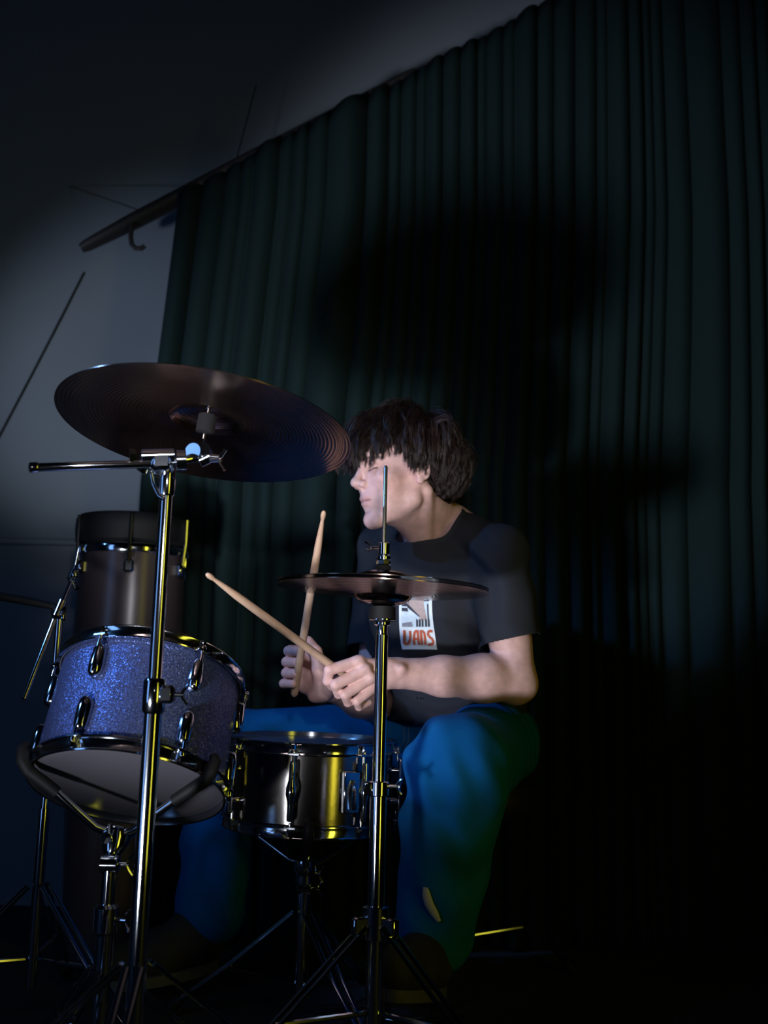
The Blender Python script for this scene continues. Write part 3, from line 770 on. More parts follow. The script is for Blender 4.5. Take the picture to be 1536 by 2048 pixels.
# ------------------------------------------------------------------ the drummer
UP = np.array([0, 0, 1.0])
fb = nrm((-.64, -.77, 0)); lb = np.array([-fb[1], fb[0], 0]) * 1.0      # chest faces the camera's left
if lb[0] < 0: lb = -lb
Lsh, Rsh = P(1000, 1108, 2.04), P(768, 1096, 2.29)
Cs = (Lsh + Rsh) / 2
Lel, Lwr = P(1030, 1362, 2.03), P(792, 1346, 1.93)
Rel, Rwr = P(748, 1405, 2.24), P(662, 1374, 2.02)
Lhip, Rhip = P(990, 1485, 2.24), P(850, 1485, 2.36)
Lkn, Rkn = P(915, 1538, 1.84), P(452, 1497, 2.30)
Lan, Ran = P(868, 1870, 1.93), P(420, 1830, 2.18)
pel = (Lhip + Rhip) / 2

# head frame
yaw, dip = math.radians(25), math.radians(7)
hf = np.array([-math.cos(yaw) * math.cos(dip), -math.sin(yaw) * math.cos(dip), -math.sin(dip)])
hl = np.array([math.sin(yaw), -math.cos(yaw), 0])
hu = np.cross(hf, hl)
HR = np.stack([hf, hl, hu], 1)
HS = 0.98
HO = P(836, 938, 1.965) - HR @ np.array([-.004, .072, -.002]) * HS
def H(x, y, z): return HO + HR @ (np.array([x, y, z]) * HS)

def lerp(a, b, t): return a + (b - a) * t
S = Field()
def hell(c, r, k=.012, op='+', rot=None):
    R = HR if rot is None else HR @ rot
    S.ell(H(*c), np.array(r) * HS, R, k, op)
def hcap(a, b, r1, r2, k=.012, op='+'): S.cap(H(*a), H(*b), r1 * HS, r2 * HS, k, op)
def rotm(axis, deg): return np.array(Matrix.Rotation(math.radians(deg), 3, axis))
# cranium, face mass
hell((-.014, 0, .046), (.098, .075, .083), .01)
hell((.036, 0, -.004), (.054, .060, .078), .02)
hell((.030, 0, -.045), (.050, .052, .055), .02)
for s in (-1, 1):
    hcap((-.010, s * .051, -.026), (.002, s * .049, -.060), .012, .0135, .026)       # jaw angle
    hcap((.002, s * .049, -.060), (.068, s * .016, -.098), .0135, .0135, .022)     # jaw line
    hell((.056, s * .045, -.014), (.024, .022, .017), .018)                       # cheekbone
    hell((.052, s * .036, -.050), (.022, .020, .030), .02)                        # cheek
hell((.074, 0, -.094), (.0185, .021, .0175), .014)                                # chin
hcap((.079, -.030, .034), (.079, .030, .034), .0125, .0125, .016)                  # brow
hcap((.084, 0, .030), (.084, 0, .022), .010, .008, .012)
for s in (-1, 1):
    hell((.090, s * .031, .013), (.016, .019, .0115), .010, '-')                  # socket
    hell((.0665, s * .0315, .0105), (.0145, .0155, .0125), .003)                  # closed eyelid over the ball
    hcap((.084, s * .018, .0055), (.074, s * .044, .0070), .0009, .0009, .0012, '-')  # lash crease
hell((.071, 0, -.050), (.0205, .029, .030), .016)                                 # muzzle
hcap((.083, 0, .022), (.1035, 0, -.013), .0072, .0088, .008)                       # nose bridge
hell((.1065, 0, -.0165), (.0105, .0105, .0100), None and 0 or .006)                # tip
for s in (-1, 1):
    hell((.0945, s * .0125, -.0215), (.0105, .0075, .0080), .005)                 # wing
    hell((.1000, s * .0068, -.0285), (.0060, .0030, .0040), .002, '-')            # nostril
hcap((.098, 0, -.026), (.0895, 0, -.033), .0050, .0048, .006)                      # columella
hell((.0875, 0, -.0485), (.0085, .0200, .0058), .005)                             # upper lip
hell((.0850, 0, -.0605), (.0085, .0180, .0060), .004)                             # lower lip, tucked in
for s in (-1, 1):
    hcap((.0975, 0, -.0548), (.0880, s * .0150, -.0552), .0011, .0011, .0015, '-')
    hcap((.0880, s * .0150, -.0552), (.0775, s * .0260, -.0575), .0011, .0012, .002, '-')
hell((.0935, 0, -.0735), (.0100, .020, .0055), .008, '-')                         # under the lip
for s in (-1, 1):                                                                 # ears
    er = rotm('Z', -s * 18) @ rotm('Y', 10)
    hell((-.012, s * .0745, .004), (.0175, .0075, .0300), .004, '+', er)
    hell((-.008, s * .0825, .006), (.0105, .0065, .0190), .003, '-', er)
    hell((-.006, s * .0745, -.0225), (.0085, .0062, .0105), .004)
    hcap((.001, s * .0760, .002), (.001, s * .0765, -.012), .0040, .0042, .003)
# neck and shoulders
Nb = Cs + UP * .050 - fb * .004
S.cap(H(-.026, 0, -.040), Nb, .050, .056, .02)
S.cap(H(.010, 0, -.070), Cs + fb * .045 + UP * .012, .030, .034, .03)
for s, sh in ((1, Lsh), (-1, Rsh)):
    S.cap(H(-.030, s * .052, -.045), Cs + fb * .074 + lb * s * .018 + UP * .002, .013, .011, .012)
    S.cap(Nb + UP * .012 - fb * .022 + lb * s * .02, sh + UP * .012, .040, .036, .03)
    S.cap(Cs + fb * .070 + lb * s * .02 - UP * .008, sh + fb * .012 - UP * .002, .010, .010, .012)   # collarbone
S.ell(Cs - UP * .12 - lb * .01, (.118, .090, .15), np.stack([lb, fb, UP], 1), .03)
S.ell(lerp(Cs, pel, .62), (.115, .09, .19), np.stack([lb, fb, UP], 1), .04)
# arms
S.cap(Lsh, lerp(Lsh, Lel, .45), .046, .047, .02); S.cap(lerp(Lsh, Lel, .45), Lel, .047, .040, .02)
S.cap(Lel, lerp(Lel, Lwr, .28), .040, .0455, .02); S.cap(lerp(Lel, Lwr, .28) + UP * .002, lerp(Lel, Lwr, .62), .0445, .0365, .02)
S.cap(lerp(Lel, Lwr, .62), Lwr, .0365, .0275, .02)
S.cap(Lel + np.array([.016, 0, -.012]), Lel + np.array([.004, .004, -.02]), .022, .022, .02)
S.ell(P(800, 1338, 1.905), (.012, .012, .010), None, .01)          # wrist bone
S.cap(Rsh, Rel, .046, .038, .02); S.cap(Rel, lerp(Rel, Rwr, .35), .039, .040, .02); S.cap(lerp(Rel, Rwr, .35), Rwr, .040, .0265, .02)
# left hand: knuckles towards the camera, fingers curled round the stick
def PP(*t): return [P(*q) for q in t]
S.cap(Lwr, P(765, 1346, 1.915), .027, .025, .012)
S.cap(P(770, 1338, 1.915), P(730, 1331, 1.897), .0205, .0145, .012)
S.cap(P(770, 1350, 1.915), P(745, 1353, 1.902), .0215, .0160, .012)
S.cap(P(768, 1358, 1.920), P(753, 1371, 1.910), .0185, .0135, .012)
S.cap(P(745, 1345, 1.938), P(728, 1352, 1.930), .017, .015, .012)
S.chain(PP((719, 1322, 1.885), (659, 1340, 1.866), (655, 1362, 1.880), (664, 1373, 1.897)), [.0118, .0103, .0092, .0082], .007, .0025)
S.chain(PP((731, 1339, 1.884), (671, 1369, 1.866), (677, 1388, 1.890), (700, 1384, 1.912)), [.0116, .0103, .0090, .0080], .004, .0015)
S.chain(PP((742, 1355, 1.889), (690, 1389, 1.873), (696, 1405, 1.897), (720, 1397, 1.917)), [.0110, .0098, .0086, .0076], .004, .0015)
S.chain(PP((751, 1372, 1.897), (714, 1402, 1.884), (718, 1414, 1.904), (738, 1405, 1.919)), [.0100, .0088, .0078, .0068], .004, .0015)
S.chain(PP((756, 1340, 1.935), (722, 1328, 1.935), (690, 1338, 1.925), (668, 1344, 1.912)), [.0150, .0125, .0108, .0085], .012, .004)
for q in ((716, 1322, 1.878), (729, 1338, 1.878), (742, 1354, 1.882)): S.ell(P(*q), (.0095, .0085, .0085), None, .008)
# right hand: palm side seen, fingers wrapped round the upright stick
S.cap(Rwr, P(645, 1372, 2.005), .026, .024, .012)
S.cap(P(645, 1376, 2.00), P(615, 1300, 2.005), .019, .015, .012)
S.cap(P(642, 1384, 2.00), P(603, 1368, 2.012), .019, .015, .012)
S.cap(P(640, 1380, 1.995), P(608, 1335, 2.012), .018, .015, .012)
for i, (dx, y0, y1, r) in enumerate(((4, 1302, 1301, .0106), (0, 1322, 1323, .0108), (-1, 1343, 1345, .0103), (-6, 1364, 1366, .0093))):
    S.chain(PP((610 + dx, y0, 2.010), (577 + dx, y1, 1.988), (573 + dx, y1 + 1, 1.958), (592 + dx, y1 + 2, 1.940)), [r * 1.02, r, r * .93, r * .85], .008, .002)
S.chain(PP((648, 1376, 1.985), (641, 1340, 1.955), (632, 1303, 1.945), (617, 1281, 1.950)), [.0205, .0165, .0112, .0088], .014, .005)
S.cap(P(646, 1380, 1.985), P(628, 1392, 1.990), .0150, .0120, .01)
pos, Q = S.mesh(.0019, smooth=1)
person = mesh_object('person', pos, Q, M['skin'], origin=(pel[0], pel[1], pel[2]))
tag(person, 'seated drummer in a black t-shirt and blue jeans holding two drumsticks', 'person')
# natural colour differences of the body, plus shade painted into the mouth slit
L = (pos - HO) @ HR / HS
tint = np.tile(np.array([.70, .43, .40]), (len(pos), 1))
def paint(mask, col):
    global tint
    m = np.clip(mask, 0, 1)[:, None]; tint = tint * (1 - m) + np.array(col) * m
def blob(c, r): return np.exp(-(((L - np.array(c)) / np.array(r)) ** 2).sum(1))
inhead = (np.linalg.norm(L, axis=1) < .17)
for s in (-1, 1):
    paint(.5 * blob((.06, s * .05, -.03), (.03, .03, .025)) * inhead, (.74, .40, .35))
    # brows and lashes
    yy = L[:, 1] * s
    zc = .0295 + .05 * (yy - .03) * (yy < .035) - .16 * (yy - .035) * (yy >= .035)
    paint(((yy > .010) & (yy < .052) & (L[:, 0] > .05)) * np.exp(-((L[:, 2] - zc) / .0042) ** 2) * .85, (.06, .035, .03))
    zl = .0055 + .05 * (yy - .018)
    paint(((yy > .017) & (yy < .046) & (L[:, 0] > .055)) * np.exp(-((L[:, 2] - zl) / .0017) ** 2) * .95, (.05, .028, .025))
lipz = np.exp(-((L[:, 2] + .0545) / .0085) ** 4) * (np.abs(L[:, 1]) < .024) * (L[:, 0] > .074)
paint(lipz * .55, (.50, .20, .19))
paint(np.exp(-((L[:, 2] + .0555) / .0016) ** 2) * (np.abs(L[:, 1]) < .025) * (L[:, 0] > .074) * .8, (.16, .05, .045))  # dark line painted in for shade inside the mouth slit
azi = np.degrees(np.arctan2(np.abs(L[:, 1]), L[:, 0] + .012))
hz = np.interp(azi, [0, 30, 50, 68, 80, 95, 115, 180], [.072, .070, .062, .030, .020, .016, -.040, -.066])
paint((inhead & (L[:, 2] > hz) & (np.abs(L[:, 1]) < .078)) * 1.0, (.028, .016, .013))
paint(.30 * np.exp(-((L[:, 2] + .075) / .03) ** 2) * inhead * (L[:, 0] > .0), (.52, .33, .29))
at = person.data.color_attributes.new('tint', 'FLOAT_COLOR', 'POINT')
at.data.foreach_set('color', np.concatenate([tint, np.ones((len(tint), 1))], 1).astype(np.float32).ravel())

rng = np.random.default_rng(21)
# ---- hair: tousled clumps combed out from the crown
EC, ER = np.array([-.014, 0, .046]), np.array([.098, .075, .083])
def scalp(d): return EC + d / np.linalg.norm(d / ER, axis=-1, keepdims=True)
NCL, NST, NS = 760, 18, 18
dirs = []
while len(dirs) < NCL:
    d = rng.normal(size=3); d /= np.linalg.norm(d)
    p = scalp(d); az = math.degrees(math.atan2(abs(p[1]), p[0] + .012))
    zmin = np.interp(az, [0, 30, 50, 68, 80, 95, 115, 180], [.076, .074, .066, .036, .026, .022, -.020, -.040])
    if p[2] > zmin: dirs.append(d)
dirs = np.array(dirs); p = scalp(dirs)
crown = np.array([-.060, .012, .120])
tang = p - crown; nn = (p - EC) / ER ** 2; nn /= np.linalg.norm(nn, axis=1, keepdims=True)
tang -= (tang * nn).sum(1, keepdims=True) * nn; tang /= np.linalg.norm(tang, axis=1, keepdims=True) + 1e-9
front = np.clip((p[:, 0] + .01) / .07, 0, 1)
v = tang * 1.0 + nn * (.42 - .10 * front)[:, None] + np.array([.4, 0, 0]) * front[:, None] + rng.normal(size=(NCL, 3)) * .32
v /= np.linalg.norm(v, axis=1, keepdims=True)
offs = .005 + .017 * rng.random(NCL) ** 1.2 + .003 * front
rand = rng.random(NCL); curl = rng.normal(size=(NCL, 3)); cph = rng.random(NCL) * 6.28; cfr = .55 + .5 * rng.random(NCL)
side = np.sign(p[:, 1])
path = [p.copy()]; step = np.full(NCL, .0105)
for k in range(NS - 1):
    az = np.degrees(np.arctan2(np.abs(p[:, 1]), p[:, 0] + .012))
    zend = np.interp(az, [0, 22, 38, 50, 60, 72, 84, 96, 112, 140, 180], [.026, .026, .034, .050, .034, .004, .004, -.002, -.028, -.056, -.064]) + (rand - .40) * .050
    slow = np.clip((p[:, 2] - zend) / .018, 0.0, 1)
    v = v + np.array([0, 0, -1.0]) * (.22 if k > 1 else .06) + curl * (.22 * np.sin(k * cfr + cph))[:, None] + rng.normal(size=(NCL, 3)) * .05
    back = (az > 95) & (p[:, 2] < .01)
    v[back] += np.array([-.06, 0, .0]) + side[back, None] * np.array([0, .03, 0])
    v /= np.linalg.norm(v, axis=1, keepdims=True)
    p = p + v * (step * (slow * .95 + .02))[:, None]
    q = (p - EC) / (ER + offs[:, None] * min(1, .4 + k * .15)); l = np.linalg.norm(q, axis=1)
    ins = l < 1
    p = np.where(ins[:, None], EC + (p - EC) / np.maximum(l, 1e-6)[:, None], p)
    un = q / np.maximum(l, 1e-6)[:, None]; vn = (v * un).sum(1, keepdims=True)
    v = np.where(ins[:, None] & (vn < 0), v - vn * un, v)
    far = l > 1 + .030 / ER.mean()
    p = np.where(far[:, None], EC + (p - EC) * ((1 + .030 / ER.mean()) / l)[:, None], p) if k > 2 else p
    path.append(p.copy())
path = np.stack(path, 1)                                   # clump, step, xyz
sg = np.linalg.norm(np.diff(path, axis=1), axis=2); cum = np.concatenate([np.zeros((NCL, 1)), np.cumsum(sg, 1)], 1)
for c in range(NCL):                                       # even spacing along each clump, stopping where it stopped growing
    tt_ = np.linspace(0, cum[c, -1], NS)
    path[c] = np.stack([np.interp(tt_, cum[c], path[c, :, a]) for a in range(3)], 1)
t = np.linspace(0, 1, NS)
off = rng.normal(size=(NCL, NST, 3)) * .0044
wav = rng.normal(size=(NCL, NST, 3)) * .0016
strands = path[:, None] + off[:, :, None] * (1.0 - .88 * t ** 1.5)[None, None, :, None] + wav[:, :, None] * np.sin(t * 11)[None, None, :, None]
strands = strands.reshape(-1, NS, 3)
# keep strands out of the skull
q = (strands - EC) / (ER + .0015); l = np.linalg.norm(q, axis=2, keepdims=True)
strands = np.where(l < 1, EC + (strands - EC) / np.maximum(l, 1e-6), strands)
W = HO + (strands * HS) @ HR.T
tg = np.gradient(W, axis=1); tg /= np.linalg.norm(tg, axis=2, keepdims=True) + 1e-9
ax_ = np.cross(tg, rng.normal(size=(len(W), 1, 3))); ax_ /= np.linalg.norm(ax_, axis=2, keepdims=True) + 1e-9
bx_ = np.cross(tg, ax_)
rad = (.00065 * (1 - .72 * t ** 2))[None, :, None]
ring = np.stack([W + rad * (math.cos(a) * ax_ + math.sin(a) * bx_) for a in (0, 2.094, 4.189)], 2)   # strand, step, 3, xyz
hv = ring.reshape(-1, 3)
n_s = len(W); base = (np.arange(n_s) * NS * 3)[:, None, None] + (np.arange(NS - 1) * 3)[None, :, None] + np.arange(3)[None, None, :]
nxt = (np.arange(n_s) * NS * 3)[:, None, None] + (np.arange(NS - 1) * 3)[None, :, None] + np.roll(np.arange(3), -1)[None, None, :]
hq = np.stack([base, nxt, nxt + 3, base + 3], -1).reshape(-1, 4)
hair = mesh_object('hair', hv, hq, M['hair'], parent=person)
hair['label'] = 'shaggy dark brown hair with a fringe over the brow'

# ---- t-shirt: a hollow shell cut open at neck, sleeves and hem
T_ = Field(); TR = Field(); BR = np.stack([lb, fb, UP], 1)
for F_ in (T_, TR):
    F_.ell(Cs - UP * .110 + fb * .010 - lb * .008, (.156, .124, .165), BR, .02)
    F_.ell(lerp(Cs, pel, .62) + fb * .010, (.146, .120, .215), BR, .05)
    F_.ell(pel + UP * .075 + fb * .01, (.172, .132, .125), BR, .05)
for s, sh, el in ((1, Lsh, Lel), (-1, Rsh, Rel)):
    T_.cap(Cs + UP * .034 - fb * .012 + lb * s * .03, sh + UP * .004, .058, .054, .03)
    ad = nrm(el - sh)
    T_.cap(sh, sh + ad * .09, .055, .061, .026)
    T_.cap(sh + ad * .09, sh + ad * .26, .061, .068, .005)
def ripples(p):
    q = (p - Lsh) @ np.stack([lb, fb, UP], 1)
    m = np.exp(-((q[:, 0] + .01) / .07) ** 2 - ((q[:, 2] + .10) / .12) ** 2)
    g = q[:, 0] * .75 + q[:, 2] * .5
    e = .0080 * np.sin(g * 115 + 2 * np.sin(q[:, 2] * 30)) * m
    qq = (p - pel) @ np.stack([lb, fb, UP], 1)
    m2 = np.exp(-((qq[:, 2] - .09) / .09) ** 2)
    e = e + .0050 * np.sin(qq[:, 2] * 105 + 2.2 * np.sin(qq[:, 0] * 22)) * m2
    e = e + .0022 * np.sin(q[:, 0] * 60 + q[:, 2] * 25 + 1.0) * np.sin(q[:, 2] * 32)
    return e
T_.fn(ripples, 1, '~', Cs - UP * .2, .6)
neck_c = Cs + UP * .058 + fb * .042
sl = [(sh, nrm(el - sh), np.linalg.norm(el - sh)) for sh, el in ((Lsh, Lel), (Rsh, Rel))]
sl[0] = (Lsh, nrm(Lel - Lsh + np.array([.03, 0, 0])), .68 * np.linalg.norm(Lel - Lsh))
sl[1] = (Rsh, sl[1][1], .66 * sl[1][2])
hem_n = nrm(np.array([0, 0, -1.0]))
hem_p = P(900, 1452, 2.15)
nd = nrm(UP * .80 + fb * .60)                              # axis of the neck opening
def shirt_post(p, d):
    s = np.maximum(d, -(d + .0052))
    q = p - neck_c; ax = q @ nd; rr = np.linalg.norm(q - ax[:, None] * nd, axis=1)
    hole = -np.maximum(rr - .079, -(ax + .12)); hh_ = np.maximum(.006 - np.abs(s - hole), 0) / .006
    s = np.maximum(s, hole) + hh_ * hh_ * .006 / 4                     # neck hole
    # ribbed collar
    ring_ = np.sqrt((rr - .081) ** 2 + np.maximum(np.abs(d + .001) - .0015, 0) ** 2) - .0042
    s = np.where(ax > -.09, np.minimum(s, ring_), s)
    dt = TR.ev(p)
    for sh, ad, ln in sl:
        a_ = (p - sh) @ ad; r_ = np.linalg.norm(p - sh - a_[:, None] * ad, axis=1)
        s = np.where((r_ < .12) & (dt > .024), np.maximum(s, a_ - ln), s)
    s = np.maximum(s, (p - hem_p) @ hem_n + .008 * np.sin(p[:, 0] * 28))
    return s
pos, Q = T_.mesh(.0024, post=shirt_post, smooth=1)
def largest(pos, Q):
    par = list(range(len(pos)))
    def find(a):
        while par[a] != a: par[a] = par[par[a]]; a = par[a]
        return a
    for q in Q.tolist():
        a = find(q[0])
        for b in q[1:]:
            b = find(b)
            if b != a: par[b] = a
    r = np.array([find(i) for i in range(len(pos))]); big = np.bincount(r).argmax()
    keep = r == big; new = np.cumsum(keep) - 1
    return pos[keep], new[Q[keep[Q[:, 0]]]]
pos, Q = largest(pos, Q)
shirt = mesh_object('t_shirt', pos, Q, M['shirt'], parent=person)
shirt['label'] = 'black crew-neck t-shirt'
bvh_shirt = BVHTree.FromPolygons(pos.tolist(), Q.tolist())

# ---- jeans
J = Field()
J.ell(pel + UP * .005, (.165, .125, .105), BR, .03)
Lk2 = lerp(Lhip, Lkn, .5)
J.cap(Lhip, lerp(Lhip, Lkn, .9), .098, .088, .03); J.cap(lerp(Lhip, Lkn, .9), Lkn, .088, .082, .03)
J.ell(Lkn + np.array([0, .0, .004]), (.084, .082, .082), None, .03)
J.cap(Lkn, lerp(Lkn, Lan, .35), .082, .083, .03); J.cap(lerp(Lkn, Lan, .35), lerp(Lkn, Lan, .97), .083, .074, .03)
J.cap(Rhip, Rkn, .096, .082, .03); J.ell(Rkn, (.080, .080, .080), None, .03); J.cap(Rkn, lerp(Rkn, Ran, .97), .080, .072, .03)
def jrip(p):
    q = p - Lkn
    ang = np.arctan2(q[:, 2] - .01, q[:, 0] + .03)
    rr = np.linalg.norm(q, axis=1)
    e = .0060 * np.sin(q[:, 0] * 95 + 9 * q[:, 2] + 1.5 * np.sin(q[:, 2] * 25)) * np.exp(-((q[:, 2] + .01) / .06) ** 2 - ((q[:, 0] - .0) / .09) ** 2)
    sh_ = (p - lerp(Lkn, Lan, .6))
    e = e + .0050 * np.sin(sh_[:, 2] * 55 + 2 * np.sin(sh_[:, 0] * 30 + 1)) * np.exp(-(sh_[:, 2] / .14) ** 2)
    h_ = (p - lerp(Rhip, Rkn, .3))
    e = e + .0045 * np.sin(h_[:, 0] * 60 + h_[:, 2] * 50) * np.exp(-((h_[:, 0] - .05) / .12) ** 2)
    a_ = (p - lerp(Rhip, Lhip, .5))
    e = e + .0040 * np.sin((a_[:, 0] + a_[:, 1]) * 85 + a_[:, 2] * 30) * np.exp(-(np.linalg.norm(a_, axis=1) / .2) ** 2)
    return e
J.fn(jrip, 1, '~', pel, 1.0)
pos, Q = J.mesh(.0035, smooth=2)
jeans = mesh_object('jeans', pos, Q, M['jeans'], parent=person)
jeans['label'] = 'loose blue denim jeans'
bvh_jeans = BVHTree.FromPolygons(pos.tolist(), Q.tolist())
# fly seam: a doubled line of stitching, proud of the cloth
mb = MB()
for dx in (0, 9):
    pts = []
    for k in range(12):
        d = ray(808 + dx + (k > 8) * (k - 8) * -3, 1447 + k * 4.5)
        hit = bvh_jeans.ray_cast(Vector(CAM), Vector(d))
        if hit[0] is not None: pts.append(np.array(hit[0]) - nrm(d) * .0004)
    if len(pts) > 2: mb.tube(pts, .0011, n=6)
if mb.v: mb.build('fly_seam', mat('denim_thread', (.10, .20, .34), .8), jeans, recalc=False)

# ---- shoes
def shoe(an, toe_dir, tilt):
    d = nrm(toe_dir); heel = np.array([an[0], an[1], an[2] - .055]); F = Field()
    toe = heel + d * .19 + UP * (-tilt)
    F.cap(heel + d * .005 + UP * .006, lerp(heel, toe, .55), .036, .041, .02); F.cap(lerp(heel, toe, .55), toe, .041, .036, .02)
    F.cap(an + UP * .02, heel + d * .03 + UP * .02, .040, .042, .03); F.cap(an + d * .02, lerp(heel, toe, .5) + UP * .012, .035, .030, .03)
    ps, qs = F.mesh(.003, smooth=2)
    o = mesh_object('shoe', ps, qs, M['shoe'], parent=person)
    b = BVHTree.FromPolygons(ps.tolist(), qs.tolist())
    s = nrm(np.cross(UP, d)); mb = MB()
    # rubber sole
    vs = []
    ring = []
    for k in range(28):
        a = 2 * math.pi * k / 28; u = .5 + .5 * math.cos(a)
        c = lerp(heel, toe, u * 1.0) + d * (.045 * (u - .5) * 1.0) + s * math.sin(a) * .046 * (1 - .12 * abs(math.cos(a)))
        ring.append(c - UP * .030)
    mb.add([*ring, *[q - UP * .020 for q in ring]], [[k, (k + 1) % 28, 28 + (k + 1) % 28, 28 + k] for k in range(28)] + [list(range(28)), list(range(28, 56))[::-1]])
    mb.build('sole', M['shoe_sole'], o)
    return o, heel, d, b
sh1 = shoe(Lan, (-.38, -.92, 0), -.045)
sh2 = shoe(Ran, (-.80, -.5, 0), .015)
mb = MB(); pts = []
for q in ((851, 1776), (853, 1790), (858, 1808), (868, 1826), (877, 1842)):
    hit = bvh_jeans.ray_cast(Vector(CAM), Vector(ray(*q)))
    pts.append((np.array(hit[0]) if hit[0] is not None else P(q[0], q[1], Lan[1] - .07)) - nrm(ray(*q)) * .004)
mb.tube(pts, [.0055, .0085, .0095, .009, .005], n=10, flat=.5)
tb = mb.build('hanging_tab', M['shoe_white'], jeans); tb['label'] = 'small cream tab low on the trouser leg'

# ---- chest print, laid on the shirt
print_c = None
cpx = ray(831, 1226); hit = bvh_shirt.ray_cast(Vector(CAM), Vector(cpx)); pc = np.array(hit[0]) if hit[0] is not None else Cs - UP * .15 + fb * .11
pu = nrm(np.array([.94, -.34, 0])); pn = np.array([-pu[1] * -1, -pu[0], 0]); pn = nrm(np.array([pu[1], -pu[0], 0]))
def on_shirt(u, v, lift):
    "u, v in metres on the print, from its centre"
    o = pc + pu * u + UP * v + pn * .25
    h = bvh_shirt.ray_cast(Vector(o), Vector(-pn), .5)
    q = np.array(h[0]) if h[0] is not None else pc + pu * u + UP * v
    return q + pn * lift
PW, PH = .076, .145
mb = MB()
def patch(poly_uv, mi, lift, nu=6, nv=10):
    "bilinear patch through 4 uv corners (print units 0..1, v up)"
    mb.cur = mi
    A, B_, C_, D_ = [np.array(q, float) for q in poly_uv]; vs = []
    for j in range(nv + 1):
        for i in range(nu + 1):
            s, t_ = i / nu, j / nv
            q = (A * (1 - s) + B_ * s) * (1 - t_) + (D_ * (1 - s) + C_ * s) * t_
            wdt = PW * (1.0 + .10 * (0.35 - q[1]))
            vs.append(on_shirt((q[0] - .5) * wdt, (q[1] - .5) * PH, lift))
    mb.add(vs, [[j * (nu + 1) + i, j * (nu + 1) + i + 1, (j + 1) * (nu + 1) + i + 1, (j + 1) * (nu + 1) + i] for j in range(nv) for i in range(nu)])
def stroke(pts, wd, mi, lift, aspect=PH / PW):
    for (x0, y0), (x1, y1) in zip(pts[:-1], pts[1:]):
        d = np.array([x1 - x0, (y1 - y0) * aspect]); l_ = np.linalg.norm(d); n_ = np.array([-d[1], d[0]]) / l_ * wd / 2
        nx_, ny_ = n_[0], n_[1] / aspect
        patch([(x0 + nx_, y0 + ny_), (x0 - nx_, y0 - ny_), (x1 - nx_, y1 - ny_), (x1 + nx_, y1 + ny_)], mi, lift, 1, 3)
patch([(0, 0), (1, 0), (1, 1), (0, 1)], 0, .0010, 14, 26)                  # white card
patch([(.07, .30), (.92, .30), (.92, .93), (.07, .93)], 1, .0014, 10, 16)  # pale picture
patch([(.28, .66), (.46, .93), (.66, .93), (.30, .62)], 3, .0017, 4, 6)
patch([(.26, .58), (.62, .44), (.70, .50), (.30, .66)], 3, .0018, 4, 4)    # dark edge of the limb
patch([(.30, .62), (.66, .44), (.74, .66), (.44, .93)], 2, .0020, 5, 8)    # tan limb
patch([(.62, .40), (.84, .40), (.74, .70), (.66, .66)], 2, .0021, 4, 6)
patch([(.76, .66), (.92, .66), (.92, .93), (.70, .93)], 3, .0019, 4, 6)
for x in (.50, .58, .66, .76, .84): patch([(x, .31), (x + .055, .31), (x + .07, .40), (x + .02, .42)], 3, .0023, 1, 3)
patch([(.86, .34), (.90, .34), (.90, .62), (.86, .62)], 3, .0022, 1, 4)
patch([(.09, .31), (.40, .31), (.38, .38), (.09, .36)], 4, .0022, 4, 2)
for (x, y) in ((.09, .60), (.09, .53)): patch([(x, y), (x + .20, y - .01), (x + .18, y + .04), (x, y + .045)], 3, .0022, 3, 2)
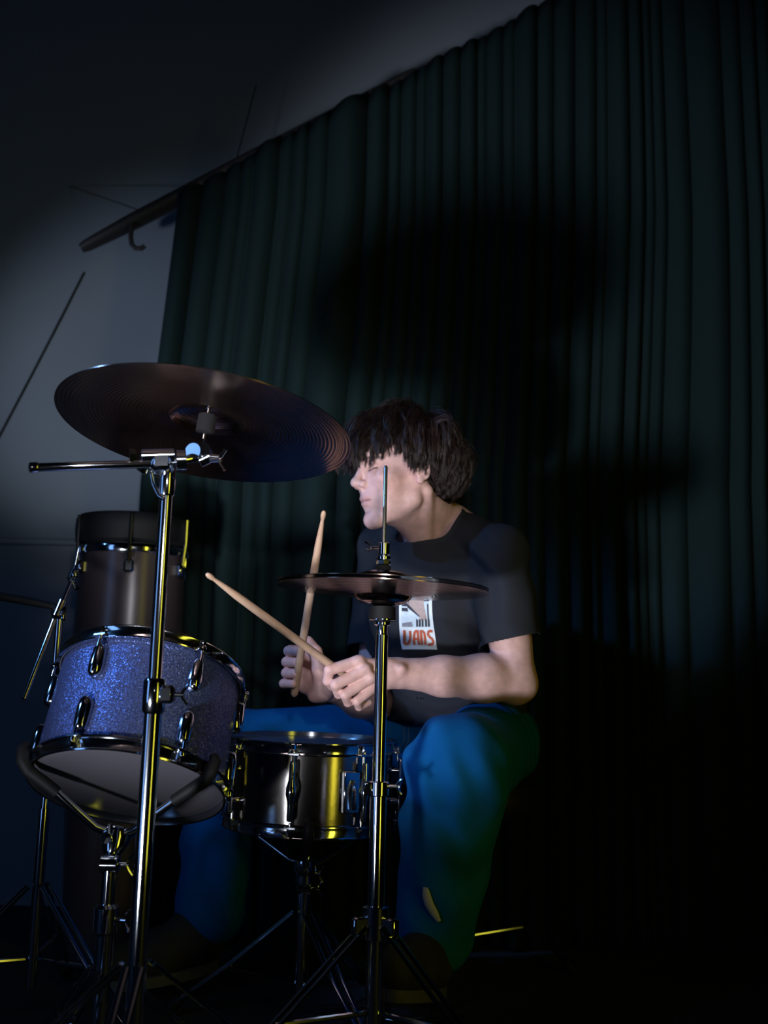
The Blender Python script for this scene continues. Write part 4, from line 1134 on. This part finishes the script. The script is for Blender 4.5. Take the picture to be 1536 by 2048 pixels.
# lettering V A N S in narrow curved strokes
lz = .0026
stroke([(.15, .255), (.135, .17), (.11, .07)], .075, 5, lz); stroke([(.11, .075), (.22, .075), (.29, .12), (.315, .19), (.315, .255)], .07, 5, lz); stroke([(.12, .25), (.18, .25)], .05, 5, lz)
stroke([(.40, .06), (.415, .16), (.45, .245), (.53, .25)], .065, 5, lz); stroke([(.53, .262), (.535, .06)], .065, 5, lz); stroke([(.42, .14), (.53, .14)], .05, 5, lz)
stroke([(.62, .06), (.62, .262)], .065, 5, lz); stroke([(.62, .25), (.70, .245), (.72, .20), (.72, .06)], .06, 5, lz)
stroke([(.95, .245), (.86, .252), (.81, .225), (.83, .175), (.92, .14), (.94, .095), (.88, .068), (.79, .065)], .065, 5, lz)
mb.build('chest_print', [M['print_white'], M['print_blue'], M['print_tan'], M['print_dark'], M['print_grey'], M['print_red']], shirt, recalc=False)
# small tag on the sleeve hem
hit = bvh_shirt.ray_cast(Vector(CAM), Vector(ray(1064, 1280)))
if hit[0] is not None:
    q = np.array(hit[0]); mb = MB(); mb.box(q - np.array([0, .002, 0]), (.012, .002, .006)); mb.build('hem_tag', M['print_white'], shirt)

# ------------------------------------------------------------------ drumsticks
def stick(tip, butt, label):
    d = nrm(tip - butt); Ls = .406; tip0 = butt + d * Ls
    t_ = [0, .004, .01, .26, .335, .375, .386, .389, .393, .399, .404, .406]
    r_ = [.0045, .0068, .0074, .0074, .0066, .0042, .0032, .0035, .0046, .0048, .0034, .0006]
    mb = MB(); mb.tube([butt + d * q for q in t_], r_, n=20)
    o = mb.build('drumstick', M['stick']); x, y, z = frame(d); recentre(o, butt, np.stack([x, y, z], 1))
    return tag(o, label, 'drumstick')
def stick_px(b, tpx, tpy, y0, y1, Ls=.406):
    "depth of the tip so that the stick keeps its real length"
    best = min(np.linspace(y0, y1, 400), key=lambda y: abs(np.linalg.norm(P(tpx, tpy, y) - b) - Ls))
    return P(tpx, tpy, best)
bl = P(722, 1374, 1.928)
stick(stick_px(bl, 412, 1147, 1.5, 1.928), bl, 'wooden drumstick in the near hand, slanting down from upper left')
brr = P(588, 1391, 1.970)
stick(stick_px(brr, 648, 1021, 1.70, 1.97), brr, 'wooden drumstick held nearly upright in the far hand')
